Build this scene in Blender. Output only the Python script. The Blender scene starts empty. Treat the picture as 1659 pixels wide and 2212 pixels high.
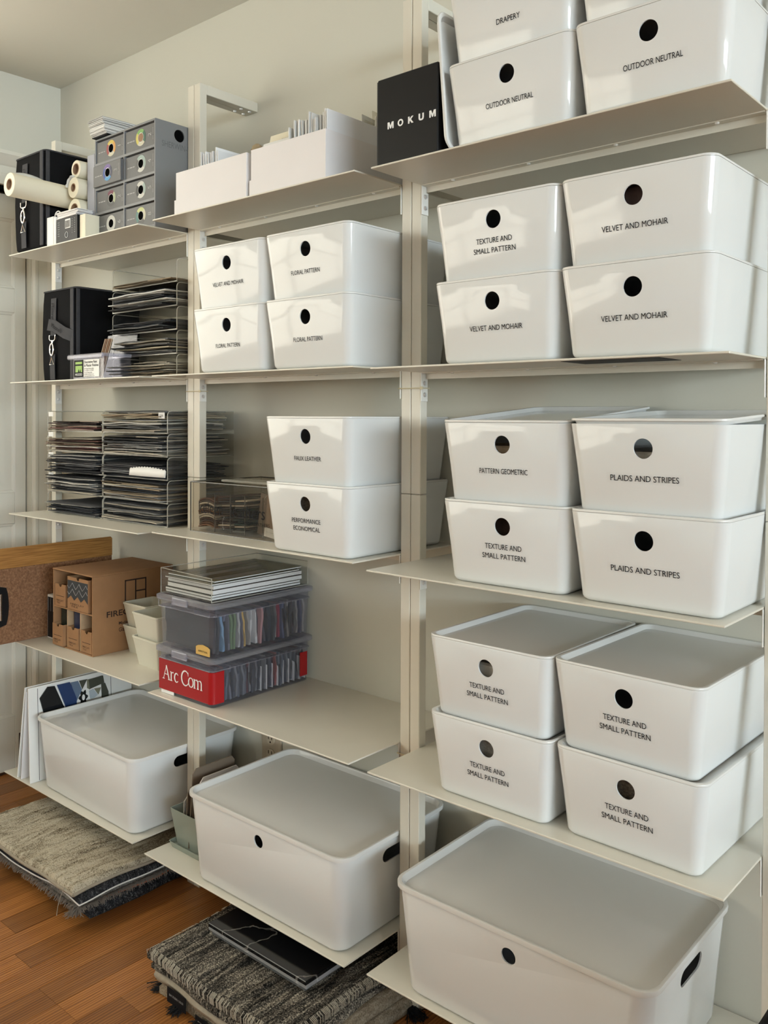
import bpy, bmesh, math, random
from mathutils import Vector, Matrix, noise
random.seed(7)
SC = bpy.context.scene
COL = SC.collection
PI = math.pi

# ------------------------------------------------------------------ camera
cam_d = bpy.data.cameras.new('camera'); cam = bpy.data.objects.new('camera', cam_d); COL.objects.link(cam)
CX, CY, CZ, YAW, PITCH, ROLL = 2.6693, -1.4395, 1.2588, 0.7138, -0.0115, 0.0036
fw = Vector((-math.sin(YAW)*math.cos(PITCH), math.cos(YAW)*math.cos(PITCH), math.sin(PITCH)))
rt = fw.cross(Vector((0, 0, 1))).normalized(); up = rt.cross(fw)
rt2 = rt*math.cos(ROLL) + up*math.sin(ROLL); up2 = -rt*math.sin(ROLL) + up*math.cos(ROLL)
m = Matrix((rt2, up2, -fw)).transposed().to_4x4(); m.translation = (CX, CY, CZ)
cam.matrix_world = m
cam_d.sensor_fit = 'HORIZONTAL'; cam_d.sensor_width = 36
cam_d.lens = 1896.83/1659*36
cam_d.shift_x = -(830.23-829.5)/1659; cam_d.shift_y = (922.95-1106)/1659
cam_d.clip_start = 0.02
SC.camera = cam

# ------------------------------------------------------------------ world, lights, exposure
wd = bpy.data.worlds.new('World'); SC.world = wd; wd.use_nodes = True
bg = wd.node_tree.nodes['Background']; bg.inputs[0].default_value = (0.80, 0.90, 1.0, 1); bg.inputs[1].default_value = 0.6

def area(name, loc, rot, sx, sy, power, color):
    l = bpy.data.lights.new(name, 'AREA'); l.shape = 'RECTANGLE'; l.size = sx; l.size_y = sy
    l.energy = power; l.color = color
    o = bpy.data.objects.new(name, l); COL.objects.link(o); o.location = loc; o.rotation_euler = rot
    return o
# daylight through the two windows of the room (far right wall, wall behind the photographer)
area('window_daylight', (8.56, -2.80, 1.80), (0, PI/2, 0), 1.2, 4.5, 600, (0.80, 0.935, 1.0))
sun_d = bpy.data.lights.new('sun', 'SUN'); sun_d.energy = 22.0; sun_d.angle = 0.01; sun_d.color = (1, 0.985, 0.95)
sun = bpy.data.objects.new('sun', sun_d); COL.objects.link(sun)
sun.rotation_euler = Vector((-8.8, 0.22, -0.06)).to_track_quat('-Z', 'Y').to_euler()

SC.view_settings.view_transform = 'Standard'; SC.view_settings.look = 'None'
SC.view_settings.exposure = -0.16; SC.view_settings.gamma = 1.0
SC.view_settings.use_curve_mapping = False
SC.cycles.max_bounces = 10; SC.cycles.diffuse_bounces = 4; SC.cycles.transparent_max_bounces = 32
SC.cycles.caustics_reflective = False; SC.cycles.caustics_refractive = False
SC.cycles.sample_clamp_indirect = 6.0

# ------------------------------------------------------------------ materials
MATS = {}
def newmat(name):
    m = bpy.data.materials.new(name); m.use_nodes = True; m.node_tree.nodes.clear()
    MATS[name] = m
    nt = m.node_tree
    out = nt.nodes.new('ShaderNodeOutputMaterial')
    return m, nt, out
def N(nt, t, **kw):
    n = nt.nodes.new(t)
    for k, v in kw.items():
        if k in n.inputs: n.inputs[k].default_value = v
        else: setattr(n, k, v)
    return n
def coords(nt, kind='Object', scale=(1, 1, 1)):
    tc = nt.nodes.new('ShaderNodeTexCoord'); mp = nt.nodes.new('ShaderNodeMapping')
    mp.inputs['Scale'].default_value = scale
    nt.links.new(tc.outputs[kind], mp.inputs['Vector']); return mp.outputs['Vector']
def c4(c): return (c[0], c[1], c[2], 1)
def pbr(name, col, rough=0.5, metal=0.0, spec=0.5, var=0.06, vscale=6.0, bump=0.0, bscale=200.0, coat=0.0, obcol=False):
    """principled with a little noise in colour and, where asked, a fine bump"""
    if name in MATS: return MATS[name]
    m, nt, out = newmat(name); L = nt.links
    b = N(nt, 'ShaderNodeBsdfPrincipled', Roughness=rough, Metallic=metal)
    b.inputs['Specular IOR Level'].default_value = spec; b.inputs['Coat Weight'].default_value = coat
    v = coords(nt)
    nz = N(nt, 'ShaderNodeTexNoise', Scale=vscale, Detail=4.0); L.new(v, nz.inputs['Vector'])
    mr = N(nt, 'ShaderNodeMapRange'); mr.inputs['To Min'].default_value = 1-var; mr.inputs['To Max'].default_value = 1+var
    L.new(nz.outputs['Fac'], mr.inputs['Value'])
    mx = N(nt, 'ShaderNodeMix', data_type='RGBA', blend_type='MULTIPLY'); mx.inputs[0].default_value = 1
    if obcol:
        oi = nt.nodes.new('ShaderNodeObjectInfo'); L.new(oi.outputs['Color'], mx.inputs[6])
    else: mx.inputs[6].default_value = c4(col)
    L.new(mr.outputs['Result'], mx.inputs[7]); L.new(mx.outputs[2], b.inputs['Base Color'])
    if bump:
        n2 = N(nt, 'ShaderNodeTexNoise', Scale=bscale, Detail=3.0); L.new(v, n2.inputs['Vector'])
        bp = N(nt, 'ShaderNodeBump', Strength=bump, Distance=0.002); L.new(n2.outputs['Fac'], bp.inputs['Height'])
        L.new(bp.outputs['Normal'], b.inputs['Normal'])
    L.new(b.outputs[0], out.inputs[0]); return m
def clear(name, tint=(1, 1, 1), milk=0.06, milkcol=(0.9, 0.92, 0.95), rough=0.03, refl=1.0):
    """thin clear plastic: see-through with fresnel gloss and a trace of haze"""
    if name in MATS: return MATS[name]
    m, nt, out = newmat(name); L = nt.links
    tr = N(nt, 'ShaderNodeBsdfTransparent'); tr.inputs[0].default_value = c4(tint)
    di = N(nt, 'ShaderNodeBsdfDiffuse'); di.inputs[0].default_value = c4(milkcol)
    gl = N(nt, 'ShaderNodeBsdfGlossy', Roughness=rough)
    nz = N(nt, 'ShaderNodeTexNoise', Scale=9.0); L.new(coords(nt), nz.inputs['Vector'])
    mr = N(nt, 'ShaderNodeMapRange'); mr.inputs['To Min'].default_value = milk*0.7; mr.inputs['To Max'].default_value = milk*1.3
    L.new(nz.outputs['Fac'], mr.inputs['Value'])
    m1 = N(nt, 'ShaderNodeMixShader'); L.new(mr.outputs['Result'], m1.inputs[0]); L.new(tr.outputs[0], m1.inputs[1]); L.new(di.outputs[0], m1.inputs[2])
    fr = N(nt, 'ShaderNodeLayerWeight', Blend=0.5)
    pw = N(nt, 'ShaderNodeMath', operation='POWER'); pw.inputs[1].default_value = 4.0; L.new(fr.outputs['Facing'], pw.inputs[0])
    ma = N(nt, 'ShaderNodeMath', operation='MULTIPLY_ADD'); ma.inputs[1].default_value = 0.6*refl; ma.inputs[2].default_value = 0.035*refl; L.new(pw.outputs[0], ma.inputs[0])
    m2 = N(nt, 'ShaderNodeMixShader'); L.new(ma.outputs[0], m2.inputs[0]); L.new(m1.outputs[0], m2.inputs[1]); L.new(gl.outputs[0], m2.inputs[2])
    L.new(m2.outputs[0], out.inputs[0]); return m
def ramp(nt, pts):
    r = nt.nodes.new('ShaderNodeValToRGB'); e = r.color_ramp.elements
    while len(e) < len(pts): e.new(0.5)
    for i, (p, c) in enumerate(pts): e[i].position = p; e[i].color = c4(c)
    return r

def make_wood_floor():
    m, nt, out = newmat('oak_floor'); L = nt.links
    b = N(nt, 'ShaderNodeBsdfPrincipled', Roughness=0.38)
    g = nt.nodes.new('ShaderNodeNewGeometry'); oi = nt.nodes.new('ShaderNodeObjectInfo')
    cm = N(nt, 'ShaderNodeVectorMath', operation='MULTIPLY_ADD'); cm.inputs[1].default_value = (17, 31, 5)
    cb = nt.nodes.new('ShaderNodeCombineXYZ')
    for i in range(3): L.new(oi.outputs['Random'], cb.inputs[i])
    L.new(cb.outputs[0], cm.inputs[0]); L.new(g.outputs['Position'], cm.inputs[2])
    mp = nt.nodes.new('ShaderNodeMapping'); mp.inputs['Scale'].default_value = (26, 1.6, 8); L.new(cm.outputs[0], mp.inputs['Vector'])
    n1 = N(nt, 'ShaderNodeTexNoise', Scale=1.2, Detail=3.0, Distortion=1.6); L.new(mp.outputs[0], n1.inputs['Vector'])
    mp2 = nt.nodes.new('ShaderNodeMapping'); mp2.inputs['Scale'].default_value = (420, 9, 60); L.new(cm.outputs[0], mp2.inputs['Vector'])
    n2 = N(nt, 'ShaderNodeTexNoise', Scale=1.0, Detail=4.0); L.new(mp2.outputs[0], n2.inputs['Vector'])
    wv = N(nt, 'ShaderNodeTexWave', Scale=1.6, Distortion=5.0, Detail=2.0); L.new(mp.outputs[0], wv.inputs['Vector'])
    a = N(nt, 'ShaderNodeMath', operation='MULTIPLY_ADD'); a.inputs[1].default_value = 0.30; L.new(wv.outputs['Fac'], a.inputs[0]); 
    a0 = N(nt, 'ShaderNodeMath', operation='MULTIPLY'); a0.inputs[1].default_value = 0.45; L.new(n1.outputs['Fac'], a0.inputs[0]); L.new(a0.outputs[0], a.inputs[2])
    a2 = N(nt, 'ShaderNodeMath', operation='MULTIPLY_ADD'); a2.inputs[1].default_value = 0.40; L.new(n2.outputs['Fac'], a2.inputs[0]); L.new(a.outputs[0], a2.inputs[2])
    r = ramp(nt, [(0.30, (0.16, 0.052, 0.014)), (0.52, (0.32, 0.120, 0.028)), (0.78, (0.48, 0.205, 0.058))]); L.new(a2.outputs[0], r.inputs[0])
    hs = nt.nodes.new('ShaderNodeHueSaturation'); L.new(r.outputs[0], hs.inputs['Color'])
    mr = N(nt, 'ShaderNodeMapRange'); mr.inputs['To Min'].default_value = 0.72; mr.inputs['To Max'].default_value = 1.2
    L.new(oi.outputs['Random'], mr.inputs['Value']); L.new(mr.outputs[0], hs.inputs['Value'])
    L.new(hs.outputs[0], b.inputs['Base Color'])
    bp = N(nt, 'ShaderNodeBump', Strength=0.15, Distance=0.001); L.new(n2.outputs['Fac'], bp.inputs['Height']); L.new(bp.outputs[0], b.inputs['Normal'])
    L.new(b.outputs[0], out.inputs[0])
make_wood_floor()

pbr('wall_paint', (0.65, 0.63, 0.55), 0.75, var=0.02, vscale=2, bump=0.10, bscale=140)
pbr('ceiling_paint', (0.72, 0.70, 0.63), 0.85, var=0.02, vscale=2, bump=0.08, bscale=110)
pbr('trim_paint', (0.74, 0.71, 0.63), 0.4, var=0.02)
pbr('shelf_metal', (0.72, 0.68, 0.59), 0.32, var=0.03, vscale=14)
pbr('rivet_white', (0.85, 0.83, 0.78), 0.25, var=0.02)
pbr('zinc', (0.78, 0.79, 0.80), 0.3, metal=0.6, var=0.05)
pbr('white_plastic', (0.745, 0.752, 0.752), 0.08, var=0.012, vscale=5)
pbr('white_lid', (0.74, 0.735, 0.72), 0.06, var=0.012, vscale=5)
pbr('ink', (0.010, 0.010, 0.012), 0.6, spec=0.1, var=0.1)
pbr('white_ink', (0.85, 0.85, 0.84), 0.5, var=0.02)
clear('label_tape', milk=0.012, rough=0.2, refl=0.2)
clear('acrylic', tint=(0.975, 0.97, 0.955), milk=0.008, refl=0.8)
clear('acrylic_edge', tint=(0.80, 0.78, 0.72), milk=0.35, milkcol=(0.80, 0.78, 0.72), rough=0.1)
clear('smoky_acrylic', tint=(0.90, 0.885, 0.86), milk=0.008, milkcol=(.4, .38, .35), refl=0.6)
clear('bin_plastic', tint=(0.955, 0.955, 0.985), milk=0.022, milkcol=(0.72, 0.73, 0.84), rough=0.12)
clear('bin_lid', tint=(0.90, 0.90, 0.95), milk=0.24, milkcol=(0.62, 0.62, 0.70), rough=0.18)
clear('window_glass', milk=0.0)
pbr('black_fabric', (0.007, 0.007, 0.008), 0.9, spec=0.12, var=0.2, vscale=40, bump=0.3, bscale=600)
pbr('strap', (0.060, 0.060, 0.066), 0.8, spec=0.2, var=0.2, vscale=90, bump=0.3, bscale=900)
pbr('black_gloss', (0.008, 0.008, 0.009), 0.40, spec=0.2, var=0.1)
pbr('chrome', (0.75, 0.74, 0.72), 0.18, metal=1.0, var=0.02)
pbr('paper_white', (0.82, 0.81, 0.79), 0.65, var=0.04)
pbr('paper_cream', (0.82, 0.76, 0.60), 0.6, var=0.05, bump=0.1, bscale=80)
pbr('tissue', (0.80, 0.80, 0.76), 0.6, var=0.05)
pbr('kraft_core', (0.33, 0.20, 0.12), 0.8, var=0.12)
pbr('card_tint', (1, 1, 1), 0.6, var=0.05, obcol=True)
pbr('fabric_tint', (1, 1, 1), 0.9, var=0.22, vscale=160, bump=0.4, bscale=700, obcol=True)
pbr('carton_white', (0.78, 0.75, 0.76), 0.6, var=0.03, vscale=10)
pbr('case_grey', (0.21, 0.215, 0.225), 0.45, var=0.04)
pbr('drawer_grey', (0.13, 0.13, 0.133), 0.5, var=0.05)
pbr('emboss_grey', (0.13, 0.135, 0.145), 0.5, var=0.05)
pbr('print_grey', (0.42, 0.42, 0.42), 0.6, var=0.05)
pbr('cardboard', (0.33, 0.172, 0.078), 0.8, var=0.14, vscale=28, bump=0.1, bscale=120)
pbr('cardboard_edge', (0.47, 0.32, 0.19), 0.85, var=0.15, vscale=60)
pbr('bin_white', (0.72, 0.70, 0.60), 0.5, var=0.04)
pbr('sage_metal', (0.29, 0.33, 0.285), 0.35, var=0.07)
pbr('folder_brown', (0.165, 0.125, 0.09), 0.8, var=0.1)
pbr('red_label', (0.36, 0.006, 0.010), 0.3, var=0.15, vscale=5)
pbr('yellow_tag', (0.66, 0.42, 0.12), 0.6, var=0.08)
pbr('green_print', (0.24, 0.42, 0.045), 0.5, var=0.05)
pbr('dark_hole', (0.004, 0.004, 0.004), 0.9, spec=0.0)
pbr('outlet_plate', (0.55, 0.47, 0.36), 0.4, var=0.03)
pbr('outlet_face', (0.62, 0.54, 0.42), 0.35, var=0.03)
pbr('grey_foam', (0.035, 0.038, 0.042), 0.7, var=0.1)

def make_masonite():
    m, nt, out = newmat('masonite'); L = nt.links
    b = N(nt, 'ShaderNodeBsdfPrincipled', Roughness=0.6)
    n = N(nt, 'ShaderNodeTexNoise', Scale=170.0, Detail=5.0, Roughness=0.7); L.new(coords(nt), n.inputs['Vector'])
    r = ramp(nt, [(0.3, (0.13, 0.055, 0.022)), (0.55, (0.25, 0.12, 0.055)), (0.75, (0.40, 0.23, 0.12))]); L.new(n.outputs['Fac'], r.inputs[0])
    L.new(r.outputs[0], b.inputs['Base Color']); L.new(b.outputs[0], out.inputs[0])
    m, nt, out = newmat('oak_strip'); L = nt.links
    b = N(nt, 'ShaderNodeBsdfPrincipled', Roughness=0.45)
    n = N(nt, 'ShaderNodeTexNoise', Scale=1.0, Detail=5.0); L.new(coords(nt, scale=(30, 12, 260)), n.inputs['Vector'])
    r = ramp(nt, [(0.3, (0.25, 0.105, 0.022)), (0.6, (0.42, 0.20, 0.05)), (0.8, (0.52, 0.27, 0.08))]); L.new(n.outputs['Fac'], r.inputs[0])
    L.new(r.outputs[0], b.inputs['Base Color']); L.new(b.outputs[0], out.inputs[0])
make_masonite()
def rug_mat(name, pts, scale, sc=1.0, bump=0.5, dist=1.0, rough=0.95):
    m, nt, out = newmat(name); L = nt.links
    b = N(nt, 'ShaderNodeBsdfPrincipled', Roughness=rough); b.inputs['Specular IOR Level'].default_value = 0.1
    v = coords(nt, scale=scale)
    n = N(nt, 'ShaderNodeTexNoise', Scale=sc, Detail=6.0, Roughness=0.65, Distortion=dist); L.new(v, n.inputs['Vector'])
    n2 = N(nt, 'ShaderNodeTexNoise', Scale=330.0, Detail=2.0); L.new(coords(nt), n2.inputs['Vector'])
    a = N(nt, 'ShaderNodeMath', operation='MULTIPLY_ADD'); a.inputs[1].default_value = 0.45; L.new(n2.outputs['Fac'], a.inputs[0])
    a0 = N(nt, 'ShaderNodeMath', operation='MULTIPLY'); a0.inputs[1].default_value = 0.58; L.new(n.outputs['Fac'], a0.inputs[0]); L.new(a0.outputs[0], a.inputs[2])
    r = ramp(nt, pts); L.new(a.outputs[0], r.inputs[0]); L.new(r.outputs[0], b.inputs['Base Color'])
    bp = N(nt, 'ShaderNodeBump', Strength=bump, Distance=0.004); L.new(a.outputs[0], bp.inputs['Height']); L.new(bp.outputs[0], b.inputs['Normal'])
    L.new(b.outputs[0], out.inputs[0]); return m
rug_mat('rug_cream', [(0.36, (0.06, 0.046, 0.03)), (0.45, (0.27, 0.225, 0.16)), (0.56, (0.55, 0.49, 0.38))], (44, 9, 10), bump=.9)
rug_mat('rug_dark', [(0.40, (0.010, 0.010, 0.011)), (0.55, (0.04, 0.04, 0.045)), (0.70, (0.20, 0.20, 0.20))], (6, 120, 60))
rug_mat('rug_shag', [(0.30, (0.05, 0.043, 0.037)), (0.5, (0.17, 0.155, 0.14)), (0.7, (0.38, 0.36, 0.33))], (60, 60, 60))
rug_mat('rug_woven', [(0.41, (0.006, 0.006, 0.006)), (0.49, (0.045, 0.041, 0.037)), (0.56, (0.17, 0.15, 0.125)), (0.65, (0.50, 0.45, 0.36))], (70, 7, 10), bump=.8)
rug_mat('rug_beige', [(0.32, (0.10, 0.08, 0.06)), (0.5, (0.27, 0.22, 0.16)), (0.7, (0.48, 0.42, 0.33))], (90, 20, 60))
rug_mat('rug_brown', [(0.35, (0.012, 0.009, 0.008)), (0.6, (0.05, 0.04, 0.034)), (0.8, (0.12, 0.10, 0.085))], (30, 30, 30))
pbr('rug_binding', (0.36, 0.31, 0.24), 0.9, var=0.15, vscale=120, bump=0.3)
pbr('rug_stitch', (0.50, 0.46, 0.38), 0.9, var=0.3, vscale=80)
pbr('orange_edge', (0.40, 0.13, 0.07), 0.8, var=0.1)
pbr('yarn_grey', (0.21, 0.175, 0.145), 0.9, var=0.3, vscale=60)
pbr('yarn_black', (0.008, 0.009, 0.011), 0.9, var=0.3, vscale=60)
def make_marble(name, base, vein, rough):
    m, nt, out = newmat(name); L = nt.links
    b = N(nt, 'ShaderNodeBsdfPrincipled', Roughness=rough)
    vo = N(nt, 'ShaderNodeTexVoronoi', feature='DISTANCE_TO_EDGE', Scale=3.4)
    v = coords(nt); nz = N(nt, 'ShaderNodeTexNoise', Scale=9.0, Detail=5.0); L.new(v, nz.inputs['Vector'])
    ad = N(nt, 'ShaderNodeVectorMath', operation='MULTIPLY_ADD'); ad.inputs[1].default_value = (0.16, 0.16, 0.16)
    L.new(nz.outputs['Color'], ad.inputs[0]); L.new(v, ad.inputs[2]); L.new(ad.outputs[0], vo.inputs['Vector'])
    r = ramp(nt, [(0.0, vein), (0.003, vein), (0.010, base)]); L.new(vo.outputs['Distance'], r.inputs[0])
    L.new(r.outputs[0], b.inputs['Base Color']); L.new(b.outputs[0], out.inputs[0])
make_marble('marble_black', (0.006, 0.006, 0.007), (0.16, 0.15, 0.14), 0.12)
make_marble('marble_grey', (0.34, 0.34, 0.35), (0.5, 0.5, 0.5), 0.3)
make_marble('marble_slate', (0.13, 0.135, 0.14), (0.25, 0.25, 0.25), 0.35)

# ------------------------------------------------------------------ mesh helpers
class MB:
    def __init__(self): self.v = []; self.f = []
    def add(self, vs, fs):
        o = len(self.v); self.v += [tuple(q) for q in vs]; self.f += [tuple(i+o for i in f) for f in fs]; return self
    def box(self, x0, x1, y0, y1, z0, z1):
        return self.add([(x0,y0,z0),(x1,y0,z0),(x1,y1,z0),(x0,y1,z0),(x0,y0,z1),(x1,y0,z1),(x1,y1,z1),(x0,y1,z1)],
                        [(0,3,2,1),(4,5,6,7),(0,1,5,4),(1,2,6,5),(2,3,7,6),(3,0,4,7)])
    def cbox(self, x0, x1, y0, y1, z0, z1, b=0.002):
        """box with chamfered edges"""
        if x0 > x1: x0, x1 = x1, x0
        b = min(b, (x1-x0)*.45, (y1-y0)*.45, (z1-z0)*.45)
        bm = bmesh.new(); bmesh.ops.create_cube(bm, size=1)
        for q in bm.verts: q.co = Vector(((x0+x1)/2+q.co.x*(x1-x0), (y0+y1)/2+q.co.y*(y1-y0), (z0+z1)/2+q.co.z*(z1-z0)))
        bmesh.ops.bevel(bm, geom=list(bm.edges), offset=b, segments=1, affect='EDGES')
        bm.verts.index_update(); self.add([q.co[:] for q in bm.verts], [[q.index for q in f.verts] for f in bm.faces]); bm.free(); return self
    def loft(self, rings, cap0=True, cap1=True, closed=False):
        n = len(rings[0]); o = len(self.v); fs = []
        for r in rings: self.v += [tuple(q) for q in r]
        k = len(rings)
        for i in range(k if closed else k-1):
            a = o+i*n; b = o+((i+1) % k)*n
            for j in range(n):
                j2 = (j+1) % n; fs.append((a+j, a+j2, b+j2, b+j))
        if not closed:
            if cap0: fs.append(tuple(o+j for j in reversed(range(n))))
            if cap1: fs.append(tuple(o+(k-1)*n+j for j in range(n)))
        self.f += fs; return self
    def cyl(self, p0, p1, r, n=12, r1=None, cap=True):
        p0 = Vector(p0); p1 = Vector(p1); d = (p1-p0).normalized(); r1 = r if r1 is None else r1
        a = d.orthogonal().normalized(); b = d.cross(a)
        ring = lambda p, rr: [p+(a*math.cos(2*PI*i/n)+b*math.sin(2*PI*i/n))*rr for i in range(n)]
        return self.loft([ring(p0, r), ring(p1, r1)], cap, cap)
    def tube(self, pts, r, n=6, closed=False):
        pts = [Vector(p) for p in pts]; rings = []; k = len(pts); a = None
        for i, p in enumerate(pts):
            if closed: d = (pts[(i+1) % k]-pts[i-1]).normalized()
            else: d = (pts[min(i+1, k-1)]-pts[max(i-1, 0)]).normalized()
            a = (d.orthogonal() if a is None else a-d*a.dot(d)).normalized(); b = d.cross(a)
            rings.append([p+(a*math.cos(2*PI*j/n)+b*math.sin(2*PI*j/n))*r for j in range(n)])
        return self.loft(rings, True, True, closed)
    def prism(self, pts, axis, a0, a1):
        """2D outline (counter-clockwise) extruded along an axis; pts are in the two other axes in order"""
        def P(q, t): return {'x': (t, q[0], q[1]), 'y': (q[0], t, q[1]), 'z': (q[0], q[1], t)}[axis]
        return self.loft([[P(q, a0) for q in pts], [P(q, a1) for q in pts]])
    def torus(self, c, R, r, normal=(0, -1, 0), n=24, k=8, sx=1.0, sz=1.0):
        nn = Vector(normal); a = nn.orthogonal().normalized()
        if abs(nn.y) > .9: a = Vector((1, 0, 0))
        if abs(nn.x) > .9: a = Vector((0, 1, 0))
        b = nn.cross(a)
        if b.z < 0: b = -b
        return self.tube([Vector(c)+a*R*sx*math.cos(2*PI*i/n)+b*R*sz*math.sin(2*PI*i/n) for i in range(n)], r, k, True)
    def xf(self, M, start=0):
        for i in range(start, len(self.v)): self.v[i] = tuple(M @ Vector(self.v[i]))
        return self
    def mesh(self, name, mat, angle=35):
        me = bpy.data.meshes.new(name); me.from_pydata(self.v, [], self.f); me.materials.append(MATS[mat]); me.update()
        finish(me, angle); return me
    def build(self, name, mat, parent=None, angle=35):
        return link(name, self.mesh(name, mat, angle), parent)
def finish(me, angle=35):
    bm = bmesh.new(); bm.from_mesh(me); bmesh.ops.recalc_face_normals(bm, faces=bm.faces); bm.to_mesh(me); bm.free()
    if angle:
        me.polygons.foreach_set('use_smooth', [True]*len(me.polygons)); me.set_sharp_from_angle(angle=math.radians(angle))
def link(name, me, parent=None):
    o = bpy.data.objects.new(name, me); COL.objects.link(o)
    if parent is not None: o.parent = parent
    return o
def tag(o, label, cat, group=None):
    o['label'] = label; o['category'] = cat
    if group: o['group'] = group
    return o
def thing(name, label, cat, loc=(0, 0, 0), rotz=0.0, group=None, rot=None):
    o = bpy.data.objects.new(name, None); COL.objects.link(o); o.location = loc; o.empty_display_size = 0.02
    o.rotation_euler = rot if rot else (0, 0, rotz); return tag(o, label, cat, group)
def struct(o): o['kind'] = 'structure'; return o
def rrect(w, d, r, z, n=5, cx=0, cy=0):
    pts = []; r = min(r, w*.49, d*.49)
    for (sx, sy, a0) in ((1, 1, 0), (-1, 1, PI/2), (-1, -1, PI), (1, -1, 1.5*PI)):
        for i in range(n+1):
            a = a0+PI/2*i/n; pts.append((cx+sx*(w/2-r)+r*math.cos(a), cy+sy*(d/2-r)+r*math.sin(a), z))
    return pts
TXT = {}
def text_mesh(s, mat, width=None, height=None, bold=0.0, space=1.0, plane='y', depth=0.0002):
    """lettering as a flat mesh centred on its origin: plane y faces -y, plane x faces +x, plane z faces up"""
    key = (s, mat, width, height, bold, space, plane)
    if key in TXT: return TXT[key]
    cu = bpy.data.curves.new('t', 'FONT'); cu.body = s; cu.size = 1; cu.align_x = 'CENTER'; cu.offset = bold; cu.space_character = space; cu.resolution_u = 3
    o = bpy.data.objects.new('t', cu); COL.objects.link(o)
    dg = bpy.context.evaluated_depsgraph_get(); me = bpy.data.meshes.new_from_object(o.evaluated_get(dg))
    bpy.data.objects.remove(o); bpy.data.curves.remove(cu)
    xs = [v.co.x for v in me.vertices]; ys = [v.co.y for v in me.vertices]
    cx, cy = (min(xs)+max(xs))/2, (min(ys)+max(ys))/2; w, h = max(xs)-min(xs), max(ys)-min(ys)
    sx = width/w if width else height/h; sy = height/h if height else sx
    for v in me.vertices:
        a, b = (v.co.x-cx)*sx, (v.co.y-cy)*sy
        v.co = {'y': (a, 0, b), 'x': (0, a, b), 'z': (a, b, 0)}[plane]
    me.materials.clear(); me.materials.append(MATS[mat]); TXT[key] = me; me.name = 'lettering'
    return me
def lettering(s, mat, parent, loc, rot=(0, 0, 0), name='lettering', **kw):
    o = link(name, text_mesh(s, mat, **kw), parent); o.location = loc; o.rotation_euler = rot; return o
def boolean_cut(me, cutters):
    """cut holes through a mesh; returns a new mesh"""
    o = bpy.data.objects.new('a', me); COL.objects.link(o); tmp = []
    for c in cutters:
        cm = bpy.data.meshes.new('c'); cm.from_pydata(c.v, [], c.f); finish(cm, 0)
        co = bpy.data.objects.new('c', cm); COL.objects.link(co); tmp.append(co)
        md = o.modifiers.new('b', 'BOOLEAN'); md.operation = 'DIFFERENCE'; md.object = co; md.solver = 'EXACT'
    dg = bpy.context.evaluated_depsgraph_get(); r = bpy.data.meshes.new_from_object(o.evaluated_get(dg))
    bpy.data.objects.remove(o)
    for t in tmp: bpy.data.objects.remove(t)
    finish(r, 35); return r
def copy_tree(o, parent=None):
    c = o.copy(); COL.objects.link(c); c.parent = parent
    for ch in [q for q in bpy.data.objects if q.parent == o]: copy_tree(ch, c)
    return c

# ------------------------------------------------------------------ the room
YW = 0.200           # back wall plane
XL, XR, YF, ZC = -0.304, 8.50, -5.50, 2.440
struct(MB().box(XL-.12, XR+.12, YW, YW+.12, 0, ZC).build('wall_back', 'wall_paint'))
# left wall with its door opening (y -0.72 .. 0.088, up to z 2.036)
w = MB(); w.box(XL-.12, XL, .088, YW, 0, ZC); w.box(XL-.12, XL, YF, -.72, 0, ZC); w.box(XL-.12, XL, -.72, .088, 2.036, ZC); w.box(XL-.16, XL-.12, -.8, .15, 0, 2.1)
struct(w.build('wall_left', 'wall_paint'))
# right wall with window opening
w = MB(); w.box(XR, XR+.12, YF, -5.05, 0, ZC); w.box(XR, XR+.12, -.55, YW, 0, ZC); w.box(XR, XR+.12, -5.05, -.55, 0, 1.20); w.box(XR, XR+.12, -5.05, -.55, 2.40, ZC)
struct(w.build('wall_right', 'wall_paint'))
w = MB(); w.box(XL-.12, -.1, YF-.12, YF, 0, ZC); w.box(1.6, XR+.12, YF-.12, YF, 0, ZC); w.box(-.1, 1.6, YF-.12, YF, 0, .80); w.box(-.1, 1.6, YF-.12, YF, 1.95, ZC)
struct(w.build('wall_front', 'wall_paint'))
struct(MB().box(XL-.12, XR+.12, YF-.12, YW+.12, ZC, ZC+.1).build('ceiling', 'ceiling_paint'))
def window(name, axis, pos, a0, a1, z0, z1, nmull):
    e = bpy.data.objects.new(name, None); COL.objects.link(e); struct(e)
    def bar(u0, u1, w0, w1, t):
        b = MB()
        if axis == 'x': b.cbox(pos-t, pos+t, u0, u1, w0, w1, .004)
        else: b.cbox(u0, u1, pos-t, pos+t, w0, w1, .004)
        return b
    for u in (a0, a1-.05): bar(u, u+.05, z0, z1, .03).build('window_frame', 'trim_paint', e)
    for q in (z0, z1-.05): bar(a0+.05, a1-.05, q, q+.05, .03).build('window_frame', 'trim_paint', e)
    for i in range(1, nmull):
        u = a0+(a1-a0)*i/nmull; bar(u-.025, u+.025, z0+.05, z1-.05, .02).build('mullion', 'trim_paint', e)
    bar(a0+.05, a1-.05, (z0+z1)/2-.02, (z0+z1)/2+.02, .018).build('mullion', 'trim_paint', e)
    for i in range(nmull):
        u0 = a0+(a1-a0)*i/nmull+.02; u1 = a0+(a1-a0)*(i+1)/nmull-.02
        bar(u0, u1, z0+.02, z1-.02, .002).build('pane', 'window_glass', e)
window('window_1', 'x', XR+.03, -5.05, -.55, 1.20, 2.40, 4)
# unseen wooden screen, added to shade the lower shelves from the far window
struct(MB().cbox(4.45, 4.60, -4.6, -.45, 0, .80, .01).build('shade_screen', 'oak_strip'))
window('window_2', 'y', YF-.03, -.1, 1.6, .80, 1.95, 2)

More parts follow.
